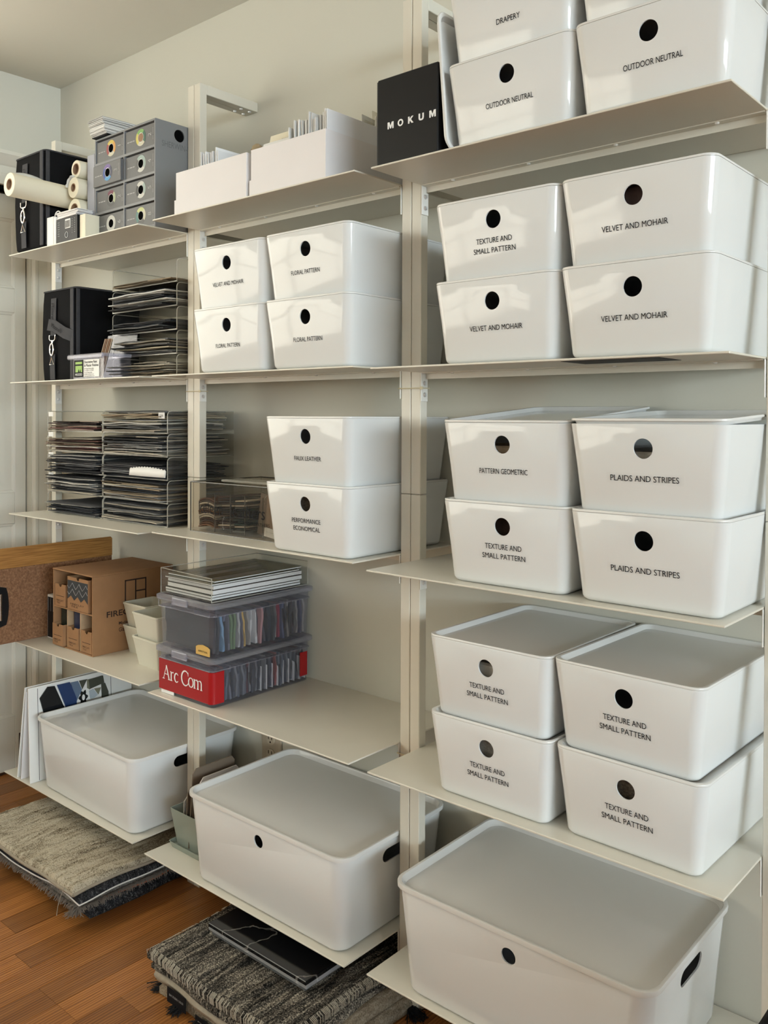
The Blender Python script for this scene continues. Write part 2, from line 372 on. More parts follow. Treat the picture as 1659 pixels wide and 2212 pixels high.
# floor: boards run towards the back wall, each its own piece
floor = struct(MB().box(XL-.12, XR+.12, YF-.12, YW+.12, -.06, -.008).build('floor', 'oak_floor'))
PW = 0.0792
pm = MB().prism([(-PW/2+.0003, -.008), (PW/2-.0003, -.008), (PW/2-.0003, -.0008), (PW/2-.0011, 0), (-PW/2+.0011, 0), (-PW/2+.0003, -.0008)], 'y', 0, 1).mesh('plank', 'oak_floor', 0)
fixed = {}
rnd = random.Random(3)
ncol = int((4.1-XL)/PW)
for i in range(ncol+1):
    x = 0.843+PW/2+(i-15)*PW
    if x-PW/2 < XL-.08 or x+PW/2 > 4.1: continue
    y = YW; first = rnd.uniform(.15, .9)
    if abs(x-(0.843+PW/2)) < .01: first = YW+.486
    if abs(x-(1.005+PW/2)) < .03: first = YW+.383
    if abs(x+0.111-PW/2) < .03: first = YW+.073
    k = 0
    while y > -2.4:
        ln = first if k == 0 else rnd.uniform(.5, 1.15)
        y0 = max(y-ln, -3.5)
        p = link('plank', pm, floor); p.location = (x, y0+.0004, 0); p.scale = (1, y-y0-.0008, 1)
        y = y0; k += 1
# beyond the boards that can be told apart the floor goes on as one slab
b = MB(); b.box(XL, 4.02, YF, -2.4, -.008, -.0005); b.box(4.02, XR, YF, YW, -.008, -.0005); b.build('far_boards', 'oak_floor', floor)

# door, casing and head trim on the left wall
d = bpy.data.objects.new('door_1', None); COL.objects.link(d); struct(d)
xd = XL-.030
MB().box(xd-.035, xd-.008, -.715, .084, .012, 2.030).build('door_slab', 'trim_paint', d)
zs = [.012, .215, .875, .995, 1.615, 1.710, 1.98]
for (y0, y1) in ((-.715, -.660), (-.345, -.285), (.044, .084)):
    MB().cbox(xd-.010, xd, y0, y1, .012, 2.030, .002).build('stile', 'trim_paint', d)
for (z0, z1) in ((.012, .20), (.88, .99), (1.62, 1.705), (1.945, 2.030)):
    for (y0, y1) in ((-.660, -.345), (-.285, .044)):
        MB().cbox(xd-.010, xd, y0, y1, z0, z1, .002).build('rail', 'trim_paint', d)
for (z0, z1) in ((.20, .88), (.99, 1.62), (1.705, 1.945)):
    for (y0, y1) in ((-.660, -.345), (-.285, .044)):
        b = MB(); w_, h_ = y1-y0, z1-z0
        def ring(i, x): return [(x, y0+i, z0+i), (x, y1-i, z0+i), (x, y1-i, z1-i), (x, y0+i, z1-i)]
        b.loft([ring(0, xd-.001), ring(.007, xd-.003), ring(.010, xd-.006), ring(.022, xd-.006), ring(.034, xd-.003), ring(.036, xd-.003)], False, True)
        b.build('panel', 'trim_paint', d, 20)
t = bpy.data.objects.new('trim_1', None); COL.objects.link(t); struct(t)
prof = [(.090, XL), (.175, XL), (.175, XL+.016), (.168, XL+.020), (.150, XL+.020), (.142, XL+.012), (.112, XL+.010), (.104, XL+.016), (.096, XL+.016), (.090, XL+.010)]
MB().prism([(x, y) for (y, x) in prof], 'z', 0, 2.05).build('casing', 'trim_paint', t, 25)
MB().prism([(x, -.63-y) for (y, x) in prof], 'z', 0, 2.05).build('casing', 'trim_paint', t, 25)
b = MB(); hp = [(XL, 2.05), (XL+.020, 2.05), (XL+.020, 2.085), (XL+.014, 2.09), (XL+.014, 2.115), (XL+.022, 2.122), (XL+.034, 2.145), (XL+.040, 2.150), (XL+.040, 2.162), (XL, 2.162)]
b.prism([(x, z) for x, z in hp], 'y', -.84, .186); b.build('head_casing', 'trim_paint', t, 25)
MB().box(XL-.031, XL+.004, -.72, .0885, 2.034, 2.052).build('dark_gap_strip', 'dark_hole', t)  # shade of the gap above the door, put in as a black strip
# baseboard on the back wall
struct(MB().prism([(YW-.014, 0), (YW, 0), (YW, .095), (YW-.006, .095), (YW-.014, .085)], 'x', XL, XR).build('baseboard_back', 'trim_paint'))

# wall outlet
o = thing('wall_outlet', 'small beige electrical outlet on the wall behind the large lidded box', 'outlet', (.842, YW, .342))
MB().cbox(-.040, .040, -.006, 0, -.060, .060, .003).build('cover_plate', 'outlet_plate', o)
for dz in (.020, -.020):
    f = MB().loft([rrect(.032, .028, .012, 0)] + [rrect(.032, .028, .012, .003)]).xf(Matrix.Translation((0, -.006, dz)) @ Matrix.Rotation(PI/2, 4, 'X')).build('receptacle', 'outlet_face', o)
    for dx in (-.007, .006): MB().box(dx-.001, dx+.001, -.0096, -.009, dz, dz+.009).build('slot', 'dark_hole', f)
    MB().cyl((0, -.0096, dz-.007), (0, -.009, dz-.007), .0025, 8).build('slot', 'dark_hole', f)

# ------------------------------------------------------------------ shelving: posts and shelves
P = 0.7481; PWD = 0.0262; PD = 0.0225
BAY = ['left', 'middle', 'right']
def post(x, label):
    o = thing('shelf_post', label, 'post', (x, 0, 0), group='cream shelving posts')
    h = PWD/2-.0004
    MB().cbox(-h, h, 0, PD, 0.0, 1.0955, .0012).build('lower_section', 'shelf_metal', o)
    MB().cbox(-h, h, 0, PD, 1.0965, 2.141, .0012).build('upper_section', 'shelf_metal', o)
    a = MB().cbox(-h, h, PD, YW, 2.1145, 2.141, .0012).build('wall_arm', 'shelf_metal', o)
    for y in (.150, .180): MB().cyl((0, y, 2.1145), (0, y, 2.1115), .005, 10, .004).build('screw', 'zinc', a)
for k in range(3):
    nm = BAY[k]
    post(k*P+PWD/2+.0004, {0: 'cream metal post at the far left end beside the door casing', 1: 'cream metal post, right one of the pair between left and middle bays', 2: 'cream metal post, right one of the pair between middle and right bays'}[k])
    post((k+1)*P-PWD/2-.0004, {0: 'cream metal post, left one of the pair between left and middle bays', 1: 'cream metal post, left one of the pair between middle and right bays', 2: 'cream metal post cut off by the right edge of the photo'}[k])
Z = {(1,1): 1.752, (1,2): 1.362, (1,3): .959, (1,4): .568, (1,5): .166, (2,1): 1.754, (2,2): 1.362, (2,3): .967, (2,4): .564, (2,5): .159,
     (3,1): 1.746, (3,2): 1.356, (3,3): .961, (3,4): .564, (3,5): .165}
FY = {(1,1): -.153, (1,2): -.150, (1,3): -.155, (1,4): -.151, (1,5): -.170, (2,1): -.148, (2,2): -.150, (2,3): -.150, (2,4): -.161, (2,5): -.171,
      (3,1): -.160, (3,2): -.160, (3,3): -.170, (3,4): -.165, (3,5): -.165}
ORD = {1: 'top', 2: 'second', 3: 'third', 4: 'fourth', 5: 'lowest'}
SHELF_X = {}
for c in (1, 2, 3):
    for s in range(1, 6):
        x0 = (c-1)*P+PWD+.0012; x1 = c*P-PWD-.0012; z = Z[c, s]; SHELF_X[c] = (x0, x1)
        o = thing('wall_shelf', 'cream metal shelf, %s from the top in the %s bay' % ({1: 'first', 2: 'second', 3: 'third', 4: 'fourth', 5: 'fifth and last'}[s], BAY[c-1]), 'shelf', ((x0+x1)/2, 0, z), group='cream metal shelves')
        hw = (x1-x0)/2
        MB().cbox(-hw, hw, FY[c, s], YW-.004, -.0035, 0, .0008).build('shelf_panel', 'shelf_metal', o)
        rail = MB(); rail.box(-hw+.004, hw-.004, -.004, .014, -.0052, -.0035); rail.box(-hw+.004, hw-.004, .0125, .014, -.017, -.0052)
        r = rail.build('support_rail', 'shelf_metal', o)
        for i in range(4):
            x = -hw+.08+i*(2*hw-.16)/3
            MB().loft([[(x+q*math.cos(a*PI/4), .001+q*math.sin(a*PI/4), zz) for a in range(8)] for q, zz in ((.0042, -.0052), (.0040, -.0066), (.0022, -.0080))], False).build('rivet', 'rivet_white', r, 60)
        for sgn in (-1, 1):
            x = sgn*hw
            b = MB(); b.cbox(x-sgn*.0022, x, -.002, .020, -.064, -.0036, .0006)
            br = b.build('bracket', 'rivet_white', o)
            if sgn < 0:
                for zz in (-.026, -.050): MB().cyl((x+.0022, .009, zz), (x+.0056, .009, zz), .0052, 10, .0036).build('bolt', 'zinc', br)
        if (c, s) == (3, 2):
            q = MB().box(.065, .235, -.145, -.060, -.0042, -.0036).build('sticker', 'grey_foam', o); q['label'] = 'dark paper sticker under the shelf'
# translucent cable ties that hold neighbouring posts together
pbr('tie', (0.70, 0.62, 0.42), 0.4, var=0.1)
for (x, z, lb) in ((P, 1.326, 'thin cable tie joining the left and middle posts under the second shelves'), (2*P, 1.320, 'thin cable tie joining the middle and right posts under the second shelves'), (2*P, .540, 'thin cable tie joining the middle and right posts at the fourth shelves')):
    hx = PWD+.0046
    ring = [(-hx, -.0042), (hx, -.0042), (hx, PD+.0022), (-hx, PD+.0022)]
    b = MB(); b.tube([(q[0], q[1], 0) for q in ring], .0012, 5, True)
    b.cbox(hx-.004, hx+.004, -.005, -.001, -.003, .003, .001)
    tie = b.build('cable_tie', 'tie'); tie.location = (x, 0, z); tag(tie, lb, 'cable tie')

# ------------------------------------------------------------------ white storage boxes
BW, BD, BH, TX, TY = .2590, .3470, .146, .0150, .0155
def shell(w, d, h, tx, ty, r, t=.0025):
    b = MB(); rings = []
    for (ins, z) in ((.010, 0), (.004, .0015), (.001, .005), (0, .009)):
        f = 1-z/h; rings.append(rrect(w-2*tx*f-2*ins, d-2*ty*f-2*ins, r-.004, z))
    for z in (h*.5, h-.0008): f = 1-z/h; rings.append(rrect(w-2*tx*f, d-2*ty*f, r, z))
    rings.append(rrect(w-.001, d-.001, r, h)); rings.append(rrect(w-2*t+.001, d-2*t+.001, r, h)); rings.append(rrect(w-2*t, d-2*t, r, h-.0008))
    rings.append(rrect(w-2*tx-2*t, d-2*ty-2*t, r-.004, .0045)); rings.append(rrect(w-2*tx-2*t-.01, d-2*ty-2*t-.01, r-.008, .003))
    b.loft(rings); return b
HZ = .108
me0 = shell(BW, BD, BH, TX, TY, .020).mesh('box_body', 'white_plastic')
BOX_ME = boolean_cut(me0, [MB().cyl((0, -BD/2-.03, HZ), (0, -BD/2+.05, HZ), .0158, 28)])
def lid_mesh(w, d, r, lip, over, rec, name):
    """tray lid; local z=0 sits on the box rim"""
    b = MB()
    rings = [rrect(w-2*over-.012, d-2*over-.012, r, -rec-.002), rrect(w-2*over-.008, d-2*over-.008, r, 0), rrect(w, d, r+.001, .0002), rrect(w+.0006, d+.0006, r+.001, lip*.5),
             rrect(w-.001, d-.001, r, lip-.0006), rrect(w-.004, d-.004, r, lip), rrect(w-.012, d-.012, r, lip-.0008), rrect(w-.020, d-.020, r-.004, -rec+.003), rrect(w-.026, d-.026, r-.006, -rec)]
    b.loft(rings); return b.mesh(name, 'white_lid')
LID_ME = lid_mesh(BW, BD, .020, .0045, 0, .0035, 'lid')
FRONT_TILT = math.atan2(TY, BH)
def on_front(z): return -BD/2 + TY*(1-z/BH)
tape_cache = {}
def storage_box(x, z, label, lines=(), y=-.155, rz=0.0, lid=True, lid_tilt=0.0, lid_up=0.0, content=None, dx=0.0):
    """x, y: front left corner of the rim; z: underside"""
    o = thing('storage_box', label, 'box', (x+BW/2, y+BD/2, z), rz, 'small white storage boxes')
    link('box_body', BOX_ME, o)
    if lid:
        l = link('lid', LID_ME, o); l.location = (0, 0, BH+.0002+lid_up)
        if lid_tilt:
            l.rotation_euler = (lid_tilt, 0, 0); l.location = (0, (math.cos(lid_tilt)-1)*BD/2, BH+.0004+lid_up+math.sin(lid_tilt)*BD/2)
    for i, (txt, wd_) in enumerate(lines):
        zz = HZ-(.047 if len(lines) == 1 else (.036, .053)[i]); n = 'label_text'
        q = lettering(txt, 'ink', o, (dx, on_front(zz)-.0009, zz), (FRONT_TILT, 0, 0), n, width=wd_, height=.0094)
        key = round(wd_, 3)
        if key not in tape_cache: tape_cache[key] = MB().add([(-wd_/2-.007, 0, -.0085), (wd_/2+.007, 0, -.0085), (wd_/2+.007, 0, .0085), (-wd_/2-.007, 0, .0085)], [(0, 1, 2, 3)]).mesh('label_tape', 'label_tape')
        tp = link('label_tape', tape_cache[key], o); tp.location = (dx, on_front(zz)-.0005, zz); tp.rotation_euler = (FRONT_TILT, 0, 0)
    if content:
        ct = MB().cbox(-BW/2+.020, BW/2-.020, -BD/2+.0245, BD/2-.03, .006, HZ+content[1], .004)
        f = ct.build('fabric_samples', content[0], o); f['label'] = 'fabric samples seen through the round hole'
    return o
T2 = (('TEXTURE AND', .074), ('SMALL PATTERN', .087)); VM = (('VELVET AND MOHAIR', .110),); PS = (('PLAIDS AND STRIPES', .112),); FP = (('FLORAL PATTERN', .086),)
pbr('swatch_tan', (0.48, 0.36, 0.25), 0.9, var=0.2, vscale=60, bump=.4, bscale=500)
pbr('swatch_grey', (0.40, 0.38, 0.35), 0.9, var=0.3, vscale=200, bump=.5, bscale=400)
pbr('swatch_brown', (0.035, 0.018, 0.012), 0.9, var=0.4, vscale=100, bump=.4, bscale=400)
pbr('swatch_plum', (0.10, 0.065, 0.06), 0.9, var=0.2, vscale=50, bump=.4, bscale=400)
pbr('swatch_mesh', (0.17, 0.14, 0.11), 0.9, var=0.7, vscale=260, bump=.8, bscale=300)
pbr('swatch_cream', (0.62, 0.58, 0.52), 0.9, var=0.25, vscale=90, bump=.4, bscale=400)
W_ = 'white lidded plastic box labelled '
G = BH-.0033    # a box stands in the recess of the lid below
# right bay
z = Z[3,1]
storage_box(1.6995, z, W_+'outdoor neutral, left one on the top right shelf', (('OUTDOOR NEUTRAL', .096),), rz=0, dx=.003)
storage_box(1.6995, z+G, W_+'drapery, cut off by the upper edge of the photo', (('DRAPERY', .048),), rz=0)
storage_box(1.9575, z, W_+'outdoor neutral, right one on the top right shelf', (('OUTDOOR NEUTRAL', .096),), y=-.156, rz=0, dx=.005)
storage_box(1.9575, z+G, 'white plastic box in the top right corner of the photo, its label out of view', (), rz=0)
z = Z[3,2]
storage_box(1.672, z, W_+'velvet and mohair, lower left on the second right shelf', VM, dx=.005)
storage_box(1.672, z+G, W_+'texture and small pattern, upper left on the second right shelf', T2, rz=.008)
storage_box(1.934, z, W_+'velvet and mohair, lower right on the second right shelf', VM)
storage_box(1.934, z+G, W_+'velvet and mohair, upper right on the second right shelf', VM, content=('swatch_plum', .02))
z = Z[3,3]
storage_box(1.694, z, W_+'texture and small pattern, lower left on the third right shelf', T2, rz=.022, content=('swatch_brown', .02), y=-.158)
storage_box(1.691, z+G, W_+'pattern geometric, its lid raised at the back', (('PATTERN GEOMETRIC', .098),), rz=.020, lid_tilt=math.radians(4.6), content=('swatch_tan', -.003))
storage_box(1.958, z, W_+'plaids and stripes, lower one of two', PS, rz=-.004, y=-.160)
storage_box(1.956, z+G, W_+'plaids and stripes, upper one of two', PS, rz=-.004, y=-.160, lid_up=.004, lid_tilt=math.radians(2.6), content=('swatch_cream', -.006))
z = Z[3,4]
storage_box(1.664, z, W_+'texture and small pattern, lower left on the fourth right shelf', T2, y=-.154, content=('swatch_grey', .02))
storage_box(1.662, z+G, W_+'texture and small pattern, upper left on the fourth right shelf', T2, y=-.154, content=('swatch_cream', .002))
storage_box(1.930, z, W_+'texture and small pattern, lower right on the fourth right shelf', T2, y=-.151, rz=-.022, content=('swatch_mesh', .02))
storage_box(1.925, z+G, W_+'texture and small pattern, upper right on the fourth right shelf', T2, y=-.150, rz=-.022)
# middle bay
z = Z[2,2]
storage_box(.942, z, W_+'floral pattern, lower left on the second middle shelf', FP)
storage_box(.942, z+G, W_+'velvet and mohair on the second middle shelf', VM)
storage_box(1.2015, z, W_+'floral pattern, lower right on the second middle shelf', FP, dx=.004)
storage_box(1.2015, z+G, W_+'floral pattern, upper right on the second middle shelf', FP, dx=-.004)
z = Z[2,3]
storage_box(1.203, z, W_+'performance economical on the third middle shelf', (('PERFORMANCE', .086), ('ECONOMICAL', .080)), content=('swatch_mesh', .02))
storage_box(1.203, z+G, W_+'faux leather on the third middle shelf', (('FAUX LEATHER', .080),), dx=.003)

# large lidded boxes on the lowest shelves
LW, LD, LH, LTX, LTY = .512, .350, .1980, .017, .014
big0 = shell(LW, LD, LH, LTX, LTY, .034, .003).mesh('box_body', 'white_plastic')
def capsule_cut(x0, x1, cy, cz, L_, h):
    b = MB(); r = h/2; pts = []
    for i in range(9): a = -PI/2+PI*i/8; pts.append((cy+L_/2-r+r*math.cos(a), cz+r*math.sin(a)))
    for i in range(9): a = PI/2+PI*i/8; pts.append((cy-L_/2+r+r*math.cos(a), cz+r*math.sin(a)))
    return b.prism(pts, 'x', x0, x1)
BIG_ME = boolean_cut(big0, [MB().cyl((0, -LD/2-.03, .164), (0, -LD/2+.05, .164), .0145, 28), capsule_cut(LW/2-.05, LW/2+.03, 0, .164, .092, .030), capsule_cut(-LW/2-.03, -LW/2+.05, 0, .164, .092, .030)])
big1 = shell(LW, LD, LH, LTX, LTY, .034, .003).mesh('box_body', 'white_plastic')
BIG2_ME = boolean_cut(big1, [capsule_cut(LW/2-.05, LW/2+.03, 0, .164, .092, .030), capsule_cut(-LW/2-.03, -LW/2+.05, 0, .164, .092, .030)])
BIGLID_ME = lid_mesh(LW+.012, LD+.008, .034, .0095, .006, .002, 'lid')
for (x, y, z, rz, tilt, lb) in ((.196, -.165, Z[1,5], -.012, 0, 'large white lidded box beside the leaning sample boards, lowest left shelf'),
                                (.940, -.172, Z[2,5], .004, .010, 'large white lidded box beside the green pot, lowest middle shelf'),
                                (1.585, -.166, Z[3,5], .006, .012, 'largest looking white lidded box, in the lower right corner')):
    o = thing('large_storage_box', lb, 'box', (x+LW/2+.006, y+LD/2+.004, z), rz, 'large white storage boxes')
    link('box_body', BIG2_ME if x < .5 else BIG_ME, o); l = link('lid', BIGLID_ME, o); l.location = (0, 0, LH+.0003+math.sin(tilt)*LD/2); l.rotation_euler = (tilt, 0, 0)

# ------------------------------------------------------------------ shared builders for the samples
ORDW = ['first', 'second', 'third', 'fourth', 'fifth', 'sixth', 'seventh', 'eighth', 'ninth', 'tenth', 'eleventh', 'twelfth', 'thirteenth', 'fourteenth', 'fifteenth', 'sixteenth', 'seventeenth', 'eighteenth', 'nineteenth', 'twentieth']
ORDW += ['twenty-'+q for q in ORDW[:9]] + ['thirtieth'] + ['thirty-'+q for q in ORDW[:9]]
def hue(c):
    r, g, b = c[:3]; v = max(c[:3]); sp = v-min(c[:3])
    if v < .045: return 'black'
    if sp < v*.16: return 'charcoal' if v < .12 else 'grey' if v < .35 else 'pale grey' if v < .55 else 'white'
    if b >= r: return 'dark blue' if v < .12 else 'blue'
    if g >= r: return 'green'
    if g < r*.55: return 'maroon' if v < .2 else 'red'
    if sp < v*.40: return 'dark taupe' if v < .25 else 'beige' if v < .5 else 'cream'
    return 'brown' if v < .25 else 'tan' if v < .5 else 'ochre'
def sheet_meshes(mat, n, seed, amp, nx=8, ny=6):
    """wavy unit sheets (x,y in -0.5..0.5, z 0..1 thick)"""
    out = []; r = random.Random(seed)
    for k in range(n):
        b = MB(); off = Vector((r.uniform(0, 50), r.uniform(0, 50), k*7.3)); v = []; f = []
        hgt = lambda x, y: amp*noise.noise(Vector((x*2.2, y*2.2, 0))+off)
        for t in (0, 1):
            for j in range(ny+1):
                for i in range(nx+1):
                    x, y = i/nx-.5, j/ny-.5
                    e = .012*noise.noise(Vector((i*.9, j*.9, k*3.1)))
                    v.append((x+e, y+e, t+hgt(x, y)))
        m_ = (nx+1)*(ny+1); idx = lambda i, j, t: t*m_+j*(nx+1)+i
        for j in range(ny):
            for i in range(nx):
                f.append((idx(i,j,1), idx(i+1,j,1), idx(i+1,j+1,1), idx(i,j+1,1))); f.append((idx(i,j,0), idx(i,j+1,0), idx(i+1,j+1,0), idx(i+1,j,0)))
        for i in range(nx):
            f.append((idx(i,0,0), idx(i+1,0,0), idx(i+1,0,1), idx(i,0,1))); f.append((idx(i,ny,1), idx(i+1,ny,1), idx(i+1,ny,0), idx(i,ny,0)))
        for j in range(ny):
            f.append((idx(0,j,1), idx(0,j+1,1), idx(0,j+1,0), idx(0,j,0))); f.append((idx(nx,j,0), idx(nx,j+1,0), idx(nx,j+1,1), idx(nx,j,1)))
        out.append(b.add(v, f).mesh('sheet', mat, 40))
    return out
SHEETS = sheet_meshes('fabric_tint', 12, 5, 1.5)
BLK = [(.014,.014,.016), (.03,.03,.034), (.055,.055,.06), (.018,.022,.03)]
GRY = [(.17,.17,.17), (.28,.275,.26), (.10,.10,.105), (.40,.39,.37)]
CRM = [(.55,.51,.43), (.45,.40,.32), (.62,.59,.53), (.36,.32,.26)]
TAN = [(.36,.28,.19), (.26,.20,.13), (.48,.42,.31), (.20,.16,.11)]
MAR = [(.10,.03,.03), (.16,.08,.06), (.05,.025,.025), (.30,.24,.20)]
WHT = [(.72,.72,.70)]
def pile(x0, x1, y0, y1, z0, h, cols, label, group, seed, over=.012):
    """folded fabric pieces lying on each other, one object per piece; cols lists the colours bottom to top"""
    r = random.Random(seed); n = len(cols); t = h/n
    for k, c in enumerate(cols):
        o = link('fabric_sample', SHEETS[r.randrange(12)]); tag(o, '%s fabric, %s from the bottom in %s' % (hue(c), ORDW[k], label), 'fabric', group)
        w_ = (x1-x0)*r.uniform(.80, .97); d_ = (y1-y0)*r.uniform(.88, 1.0)
        o.scale = (w_, d_, t*.62)
        o.location = ((x0+x1)/2+r.uniform(-.5, .5)*((x1-x0)*.97-w_), (y0+y1)/2-r.uniform(0, over), z0+t*(k+.12)+.0005)
        o.rotation_euler = (0, 0, r.uniform(-.025, .025)); o.color = (*c, 1)
def pick(r, *pals):
    p = [c for q in pals for c in q]; return p[r.randrange(len(p))]
def cols(seed, n, *pals):
    r = random.Random(seed); return [pick(r, *pals) for _ in range(n)]

def acrylic_tray(x0, x1, y0, y1, z, h, label, group):
    """open-fronted clear letter tray with rounded front corners on its side walls"""
    w, d = x1-x0, y1-y0
    o = thing('acrylic_tray', label, 'tray', ((x0+x1)/2, (y0+y1)/2, z), 0, group)
    MB().box(-w/2+.001, w/2-.001, -d/2, d/2, 0, .0028).build('base', 'acrylic', o)
    MB().box(-w/2+.004, w/2-.004, d/2-.003, d/2, .003, h-.002).build('back_wall', 'acrylic', o)
    for s in (-1, 1):
        x = s*(w/2-.0016); rr = .012
        pts = [(-d/2, 0)] + [(-d/2+rr-rr*math.cos(a*PI/10), h-rr+rr*math.sin(a*PI/10)) for a in range(6)] + [(d/2-.002, h), (d/2-.002, 0)]
        MB().prism(list(reversed(pts)), 'x', x-.0014, x+.0014).build('side_wall', 'acrylic', o)
        MB().tube([(x, p[0], p[1]) for p in pts[:-1]], .0013, 5).build('edge', 'acrylic_edge', o)
    MB().box(-w/2+.002, w/2-.002, -d/2-.0015, -d/2, 0, .0032).build('edge', 'acrylic_edge', o)
    return o

# ------------------------------------------------------------------ left bay, top shelf
z = Z[1,1]
def sample_bag(loc, w, d, h, label, lower=False):
    o = thing('sample_bag', label, 'bag', loc)
    b = MB(); rings = []
    for t, ins in ((0, .010), (.03, .002), (.15, 0), (.5, -.002), (.85, 0), (.97, .002), (1, .008)):
        rings.append(rrect(w-2*ins, d-2*ins, .014, t*h, cy=d/2, cx=w/2))
    b.loft(rings).build('bag_body', 'black_fabric', o, 50)
    MB().tube([(p[0], p[1], h*.985) for p in rrect(w-.004, d-.004, .014, 0, cy=d/2, cx=w/2)], .0024, 6, True).build('piping', 'strap', o)
    MB().cbox(w-.024, w-.006, -.0040, -.0005, .006, h-.008, .001).build('edge_binding', 'strap', o)
    MB().cbox(w+.0008, w+.0032, .002, .014, .006, h-.008, .001).build('edge_binding', 'strap', o)
    b = MB(); x = w*.40
    def band(pts, wd_, nm='strap', mat='strap'):
        q = MB(); rings = []
        for (px, py, pz, a) in pts:
            ca, sa = math.cos(a), math.sin(a)
            rings.append([(px-ca*wd_/2, py, pz-sa*wd_/2), (px+ca*wd_/2, py, pz+sa*wd_/2), (px+ca*wd_/2, py+.0016, pz+sa*wd_/2), (px-ca*wd_/2, py+.0016, pz-sa*wd_/2)])
        return q.loft(rings).build(nm, mat, o)
    band([(x, -.004, h*.90, 0), (x+.002, -.0065, h*.7, 0), (x+.002, -.007, h*.50, 0)], .030)
    band([(x, -.008, h*.30, 0), (x+.001, -.0095, h*.2, 0), (x-.003, -.006, h*.03, 0)], .028)
    lettering('Moore\u00ae', 'ink', o, (x+.001, -.0082, h*.74), (0, PI/2, 0), width=.060)
    if lower:
        band([(x-.02, -.012, h*.62, PI/2-.35), (x+.02, -.0135, h*.600, PI/2-.30), (x+.075, -.011, h*.515, PI/2-.45), (w-.014, -.004, h*.48, PI/2-.45)], .036, 'cross_strap')
        lettering('Moore\u00ae', 'ink', o, (x+.036, -.0146, h*.570), (0, .40, 0), width=.064)
    # swivel clip
    zc = h*.40
    c = MB(); c.tube([(x-.017, -.008, zc+.030), (x-.017, -.008, zc+.018), (x-.011, -.008, zc+.013), (x+.011, -.008, zc+.013), (x+.017, -.008, zc+.018), (x+.017, -.008, zc+.030)], .0022, 7)
    c.cyl((x, -.008, zc+.014), (x, -.008, zc+.004), .0036, 10)
    c.torus((x, -.010, zc-.014), .0145, .0030, (0, -1, 0), 22, 7, .72, 1.25)
    c.build('swivel_clip', 'chrome', o, 60)
    t = MB(); t.tube([(x-.012, -.0095, zc-.060), (x, -.0095, zc-.036), (x+.012, -.0095, zc-.060)], .0026, 6, True); t.build('triangle_ring', 'chrome', o, 60)
    MB().cbox(-.012, 0.001, d*.25, d*.6, h*.26, h*.50, .004).build('side_handle', 'strap', o)
    return o
sample_bag((.056, -.150, z), .186, .245, .288, 'black fabric sample bag behind the paper rolls on the top left shelf')
# paper rolls
def roll(p0, p1, r, rc, mat, label, flap=None):
    o = thing('paper_roll', label, 'paper roll', p0, group='rolls of paper')
    p0 = Vector(p0); p1 = Vector(p1); d = p1-p0; n = d.normalized(); a = n.orthogonal().normalized(); bb = n.cross(a); L_ = d.length
    ring = lambda t, q: [n*t+(a*math.cos(2*PI*i/28)+bb*math.sin(2*PI*i/28))*q for i in range(28)]
    MB().loft([ring(0.0005, rc+.001), ring(0, rc+.0015), ring(0, r-.001), ring(.001, r), ring(L_-.001, r), ring(L_, r-.001), ring(L_, rc+.0015), ring(L_-.0005, rc+.001)], False, False, True).build('paper', mat, o)
    MB().loft([ring(-.0005, rc-.001), ring(-.0005, rc+.001), ring(L_+.0005, rc+.001), ring(L_+.0005, rc-.001)], False, False, True).build('core', 'kraft_core', o)
    return o, n, a, bb, L_
ry = -.115
o, n, a, bb, L_ = roll((.274, -.272, 1.903), (.274, .060, 1.897), .0325, .0150, 'paper_cream', 'long cream paper roll sticking out furthest over the shelf edge')
# the loose end of the long roll stands up behind it
b = MB(); v = []; f = []
for i in range(13):
    t = .010+i/12*.150; hh = .034*math.sin(PI*min(1, (i+1.2)/13.2))**.6*(1-.3*i/12)
    for j in range(4):
        v.append((-.024-.010*(j/3)**2, t, .020+hh*j/3))
for i in range(12):
    for j in range(3): k = i*4+j; f.append((k, k+1, k+5, k+4))
q = b.add(v, f).build('loose_end', 'tissue', o, 60); md = q.modifiers.new('thickness', 'SOLIDIFY'); md.thickness = .0006
roll((.352, ry, 1.9650), (.352, .17, 1.965), .0250, .0150, 'paper_cream', 'smallest cream paper roll, topmost of the three seen end on')
o, n, a, bb, L_ = roll((.3515, ry-.008, 1.9105), (.3515, .17, 1.9105), .0290, .0110, 'paper_cream', 'middle one of the three paper rolls, with tissue crumpled beside it')
b = MB(); v = []; f = []
for i in range(9):
    for j in range(5):
        ang = PI*(.55+.40*i/8); q = .0302+.008*noise.noise(Vector((i*.8, j*.7, 3)))+.005
        v.append((q*math.cos(ang), -.004+.03*j/4+.004*noise.noise(Vector((i, j, 9))), q*math.sin(ang)))
for i in range(8):
    for j in range(4): k = i*5+j; f.append((k, k+1, k+6, k+5))
q = b.add(v, f).build('loose_end', 'tissue', o, 60); md = q.modifiers.new('thickness', 'SOLIDIFY'); md.thickness = .0006
roll((.3465, ry-.002, 1.8475), (.3465, .17, 1.8475), .0335, .0190, 'paper_cream', 'thickest paper roll, lowest of the three seen end on')
